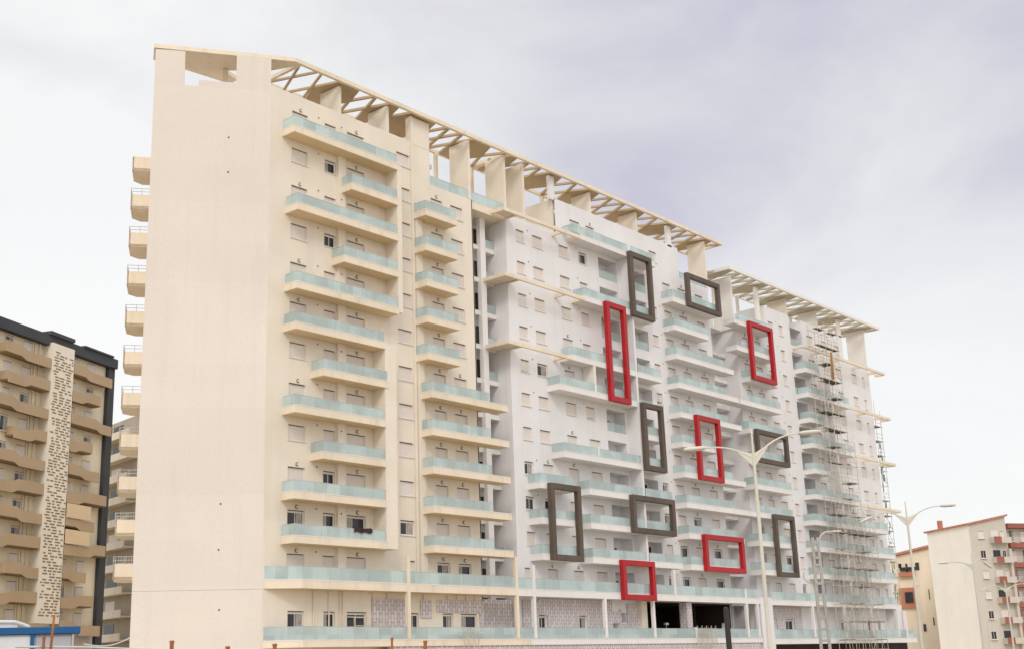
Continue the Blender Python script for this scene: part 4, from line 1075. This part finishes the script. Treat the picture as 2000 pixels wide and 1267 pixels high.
for k in range(6):
    z = z2 - 1.0 - 3.05 * k
    dk = k >= 4
    for x, w in ((1.6, 1.15),) + (((6.0, .8),) if k < 3 else ()):
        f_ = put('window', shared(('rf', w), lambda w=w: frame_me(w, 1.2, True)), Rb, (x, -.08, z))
        put('shutter' if not dk else 'pane', shared(('rs', w, dk, k == 1), lambda w=w: (shutter_me(w, 1.14) if not (dk or k == 1) else pane_me(w, 1.2, 0))), f_)
    g = MB(); g.box(3.8, 7.2, -1.1, -.01, z - 1.9, z - 1.7); g.box(3.8, 7.2, -1.1, -1.0, z - 1.7, z - 1.0); g.box(3.8, 3.9, -1.0, -.01, z - 1.7, z - 1.0)
    g.cur = 1; g.box(3.75, 5.2, -1.15, -1.11, z - 1.9, z - .95); g.build('balcony', [M['rgrey'], M['rred']], Rb)
    g = MB(); g.box(4.2, 5.6, -.05, -.01, z - 1.7, z + .1); g.build('balcony_door', M['pane'] if k % 2 else M['shutter'], Rb)
g = MB(); g.box(1.0, 1.6, 7.5, 8.1, z2, z2 + 1.5); g.build('chimney', M['rtile'], Rb)
# red-brown wing further right
P4 = P2 + ax * 7.6
Rr = thing('apartment_building', 'red brown and cream apartment house cut by the right edge', 'building', (P4.x, P4.y, GZ), math.atan2(ax.y, ax.x))
zt = spot(1985, 1018, 214).z - GZ
g = MB(); g.box(0, 26, .8, 14, 0, zt); g.build('wall', M['rgrey'], Rr)
for k in range(7):
    z = zt - 3.05 * k
    g = MB(); g.box(.1, 9, -.25, .79, z - .75, z - .02); g.build('red_band', M['rred'], Rr)
    for x_, w_ in ((.9, 1.0), (3.2, 1.3)):
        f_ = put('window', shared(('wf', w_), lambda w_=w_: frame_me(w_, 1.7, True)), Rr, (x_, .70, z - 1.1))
        put('shutter' if (k + int(x_)) % 2 else 'pane', shared(('ws', w_, (k + int(x_)) % 2), lambda w_=w_, q=(k + int(x_)) % 2: shutter_me(w_, 1.64) if q else pane_me(w_, 1.7, 1)), f_)
    if k > 1:
        g = MB(); g.box(2.7, 9, -.35, -.27, z - 2.7, z - 1.6); g.box(.1, .4, -.3, .69, z - 2.6, z - .8); g.build('red_panel', M['rred'], Rr)
    g = MB()
    for zz_ in (1.75, 2.0): g.tube((.3, -.3, z - zz_), (9, -.3, z - zz_), .025, .025, 5)
    g.build('handrail', M['cord'], Rr)
g = MB(); g.box(-.6, -.1, -.5, .4, 0, zt - 4); g.build('pilaster', M['rgrey'], Rr)
# cream and orange house behind the gable
D = 235
p = spot(1752, 1080, D); q = spot(1850, 1045, D)
u = Vector((q.x - p.x, q.y - p.y)); Lh = u.length; u.normalize()
Ro = thing('apartment_building', 'cream and orange house with a tiled roof between the scaffolding and the white gable', 'building', (p.x, p.y, GZ), math.atan2(u.y, u.x))
za, zb_ = spot(1752, 1084, D).z - GZ, spot(1820, 1064, D).z - GZ
M['ocream'] = mat('warm_cream_render', (0.85, 0.74, 0.58), var=.06, streak=.1)
M['orange'] = mat('orange_render', (0.50, 0.21, 0.13), var=.1)
g = MB(); g.hexa([(-4, 0, 0), (Lh, 0, 0), (Lh, 12, 0), (-4, 12, 0), (-4, 0, za - .8), (Lh, 0, zb_ + .3), (Lh, 12, zb_ + .3), (-4, 12, za - .8)]); g.build('wall', M['ocream'], Ro)
g = MB(); g.hexa([(-4.5, -.6, za - .8), (Lh, -.6, zb_ + .3), (Lh, 12, zb_ + .3), (-4.5, 12, za - .8), (-4.5, -.6, za - .4), (Lh, -.6, zb_ + .7), (Lh, 12, zb_ + .7), (-4.5, 12, za - .4)]); g.build('roof', M['rtile'], Ro)
def rr(px0, px1, py0, py1, nm, m_, dpt=.1, off=0):
    a = spot(px0, py0, D); b = spot(px1, py1, D)
    x0 = (Vector((a.x, a.y)) - Vector((p.x, p.y))).dot(u); x1 = (Vector((b.x, b.y)) - Vector((p.x, p.y))).dot(u)
    g = MB(); g.box(x0, x1, -dpt - off, -.005 - off, b.z - GZ, a.z - GZ); return g.build(nm, M[m_], Ro)
rr(1755, 1790, 1148, 1186, 'orange_bay', 'orange', .5)
rr(1767, 1785, 1156, 1176, 'window', 'pane', .1, .55)
rr(1755, 1788, 1118, 1124, 'balcony', 'orange', .8)
rr(1757, 1788, 1108, 1112, 'handrail', 'cord', .8)
for a in ((1754, 1761, 1100, 1108), (1768, 1774, 1100, 1118), (1787, 1796, 1098, 1112), (1788, 1797, 1130, 1143), (1813, 1817, 1150, 1170), (1822, 1826, 1205, 1220), (1803, 1810, 1218, 1232)): rr(*a, 'window', 'pane' if a[0] != 1788 else 'shutter')
# distant houses to close the horizon either side
for i, (px, py, dd, w) in enumerate(((1995, 1180, 330, 30),)): pass

print('objects', len(bpy.data.objects))
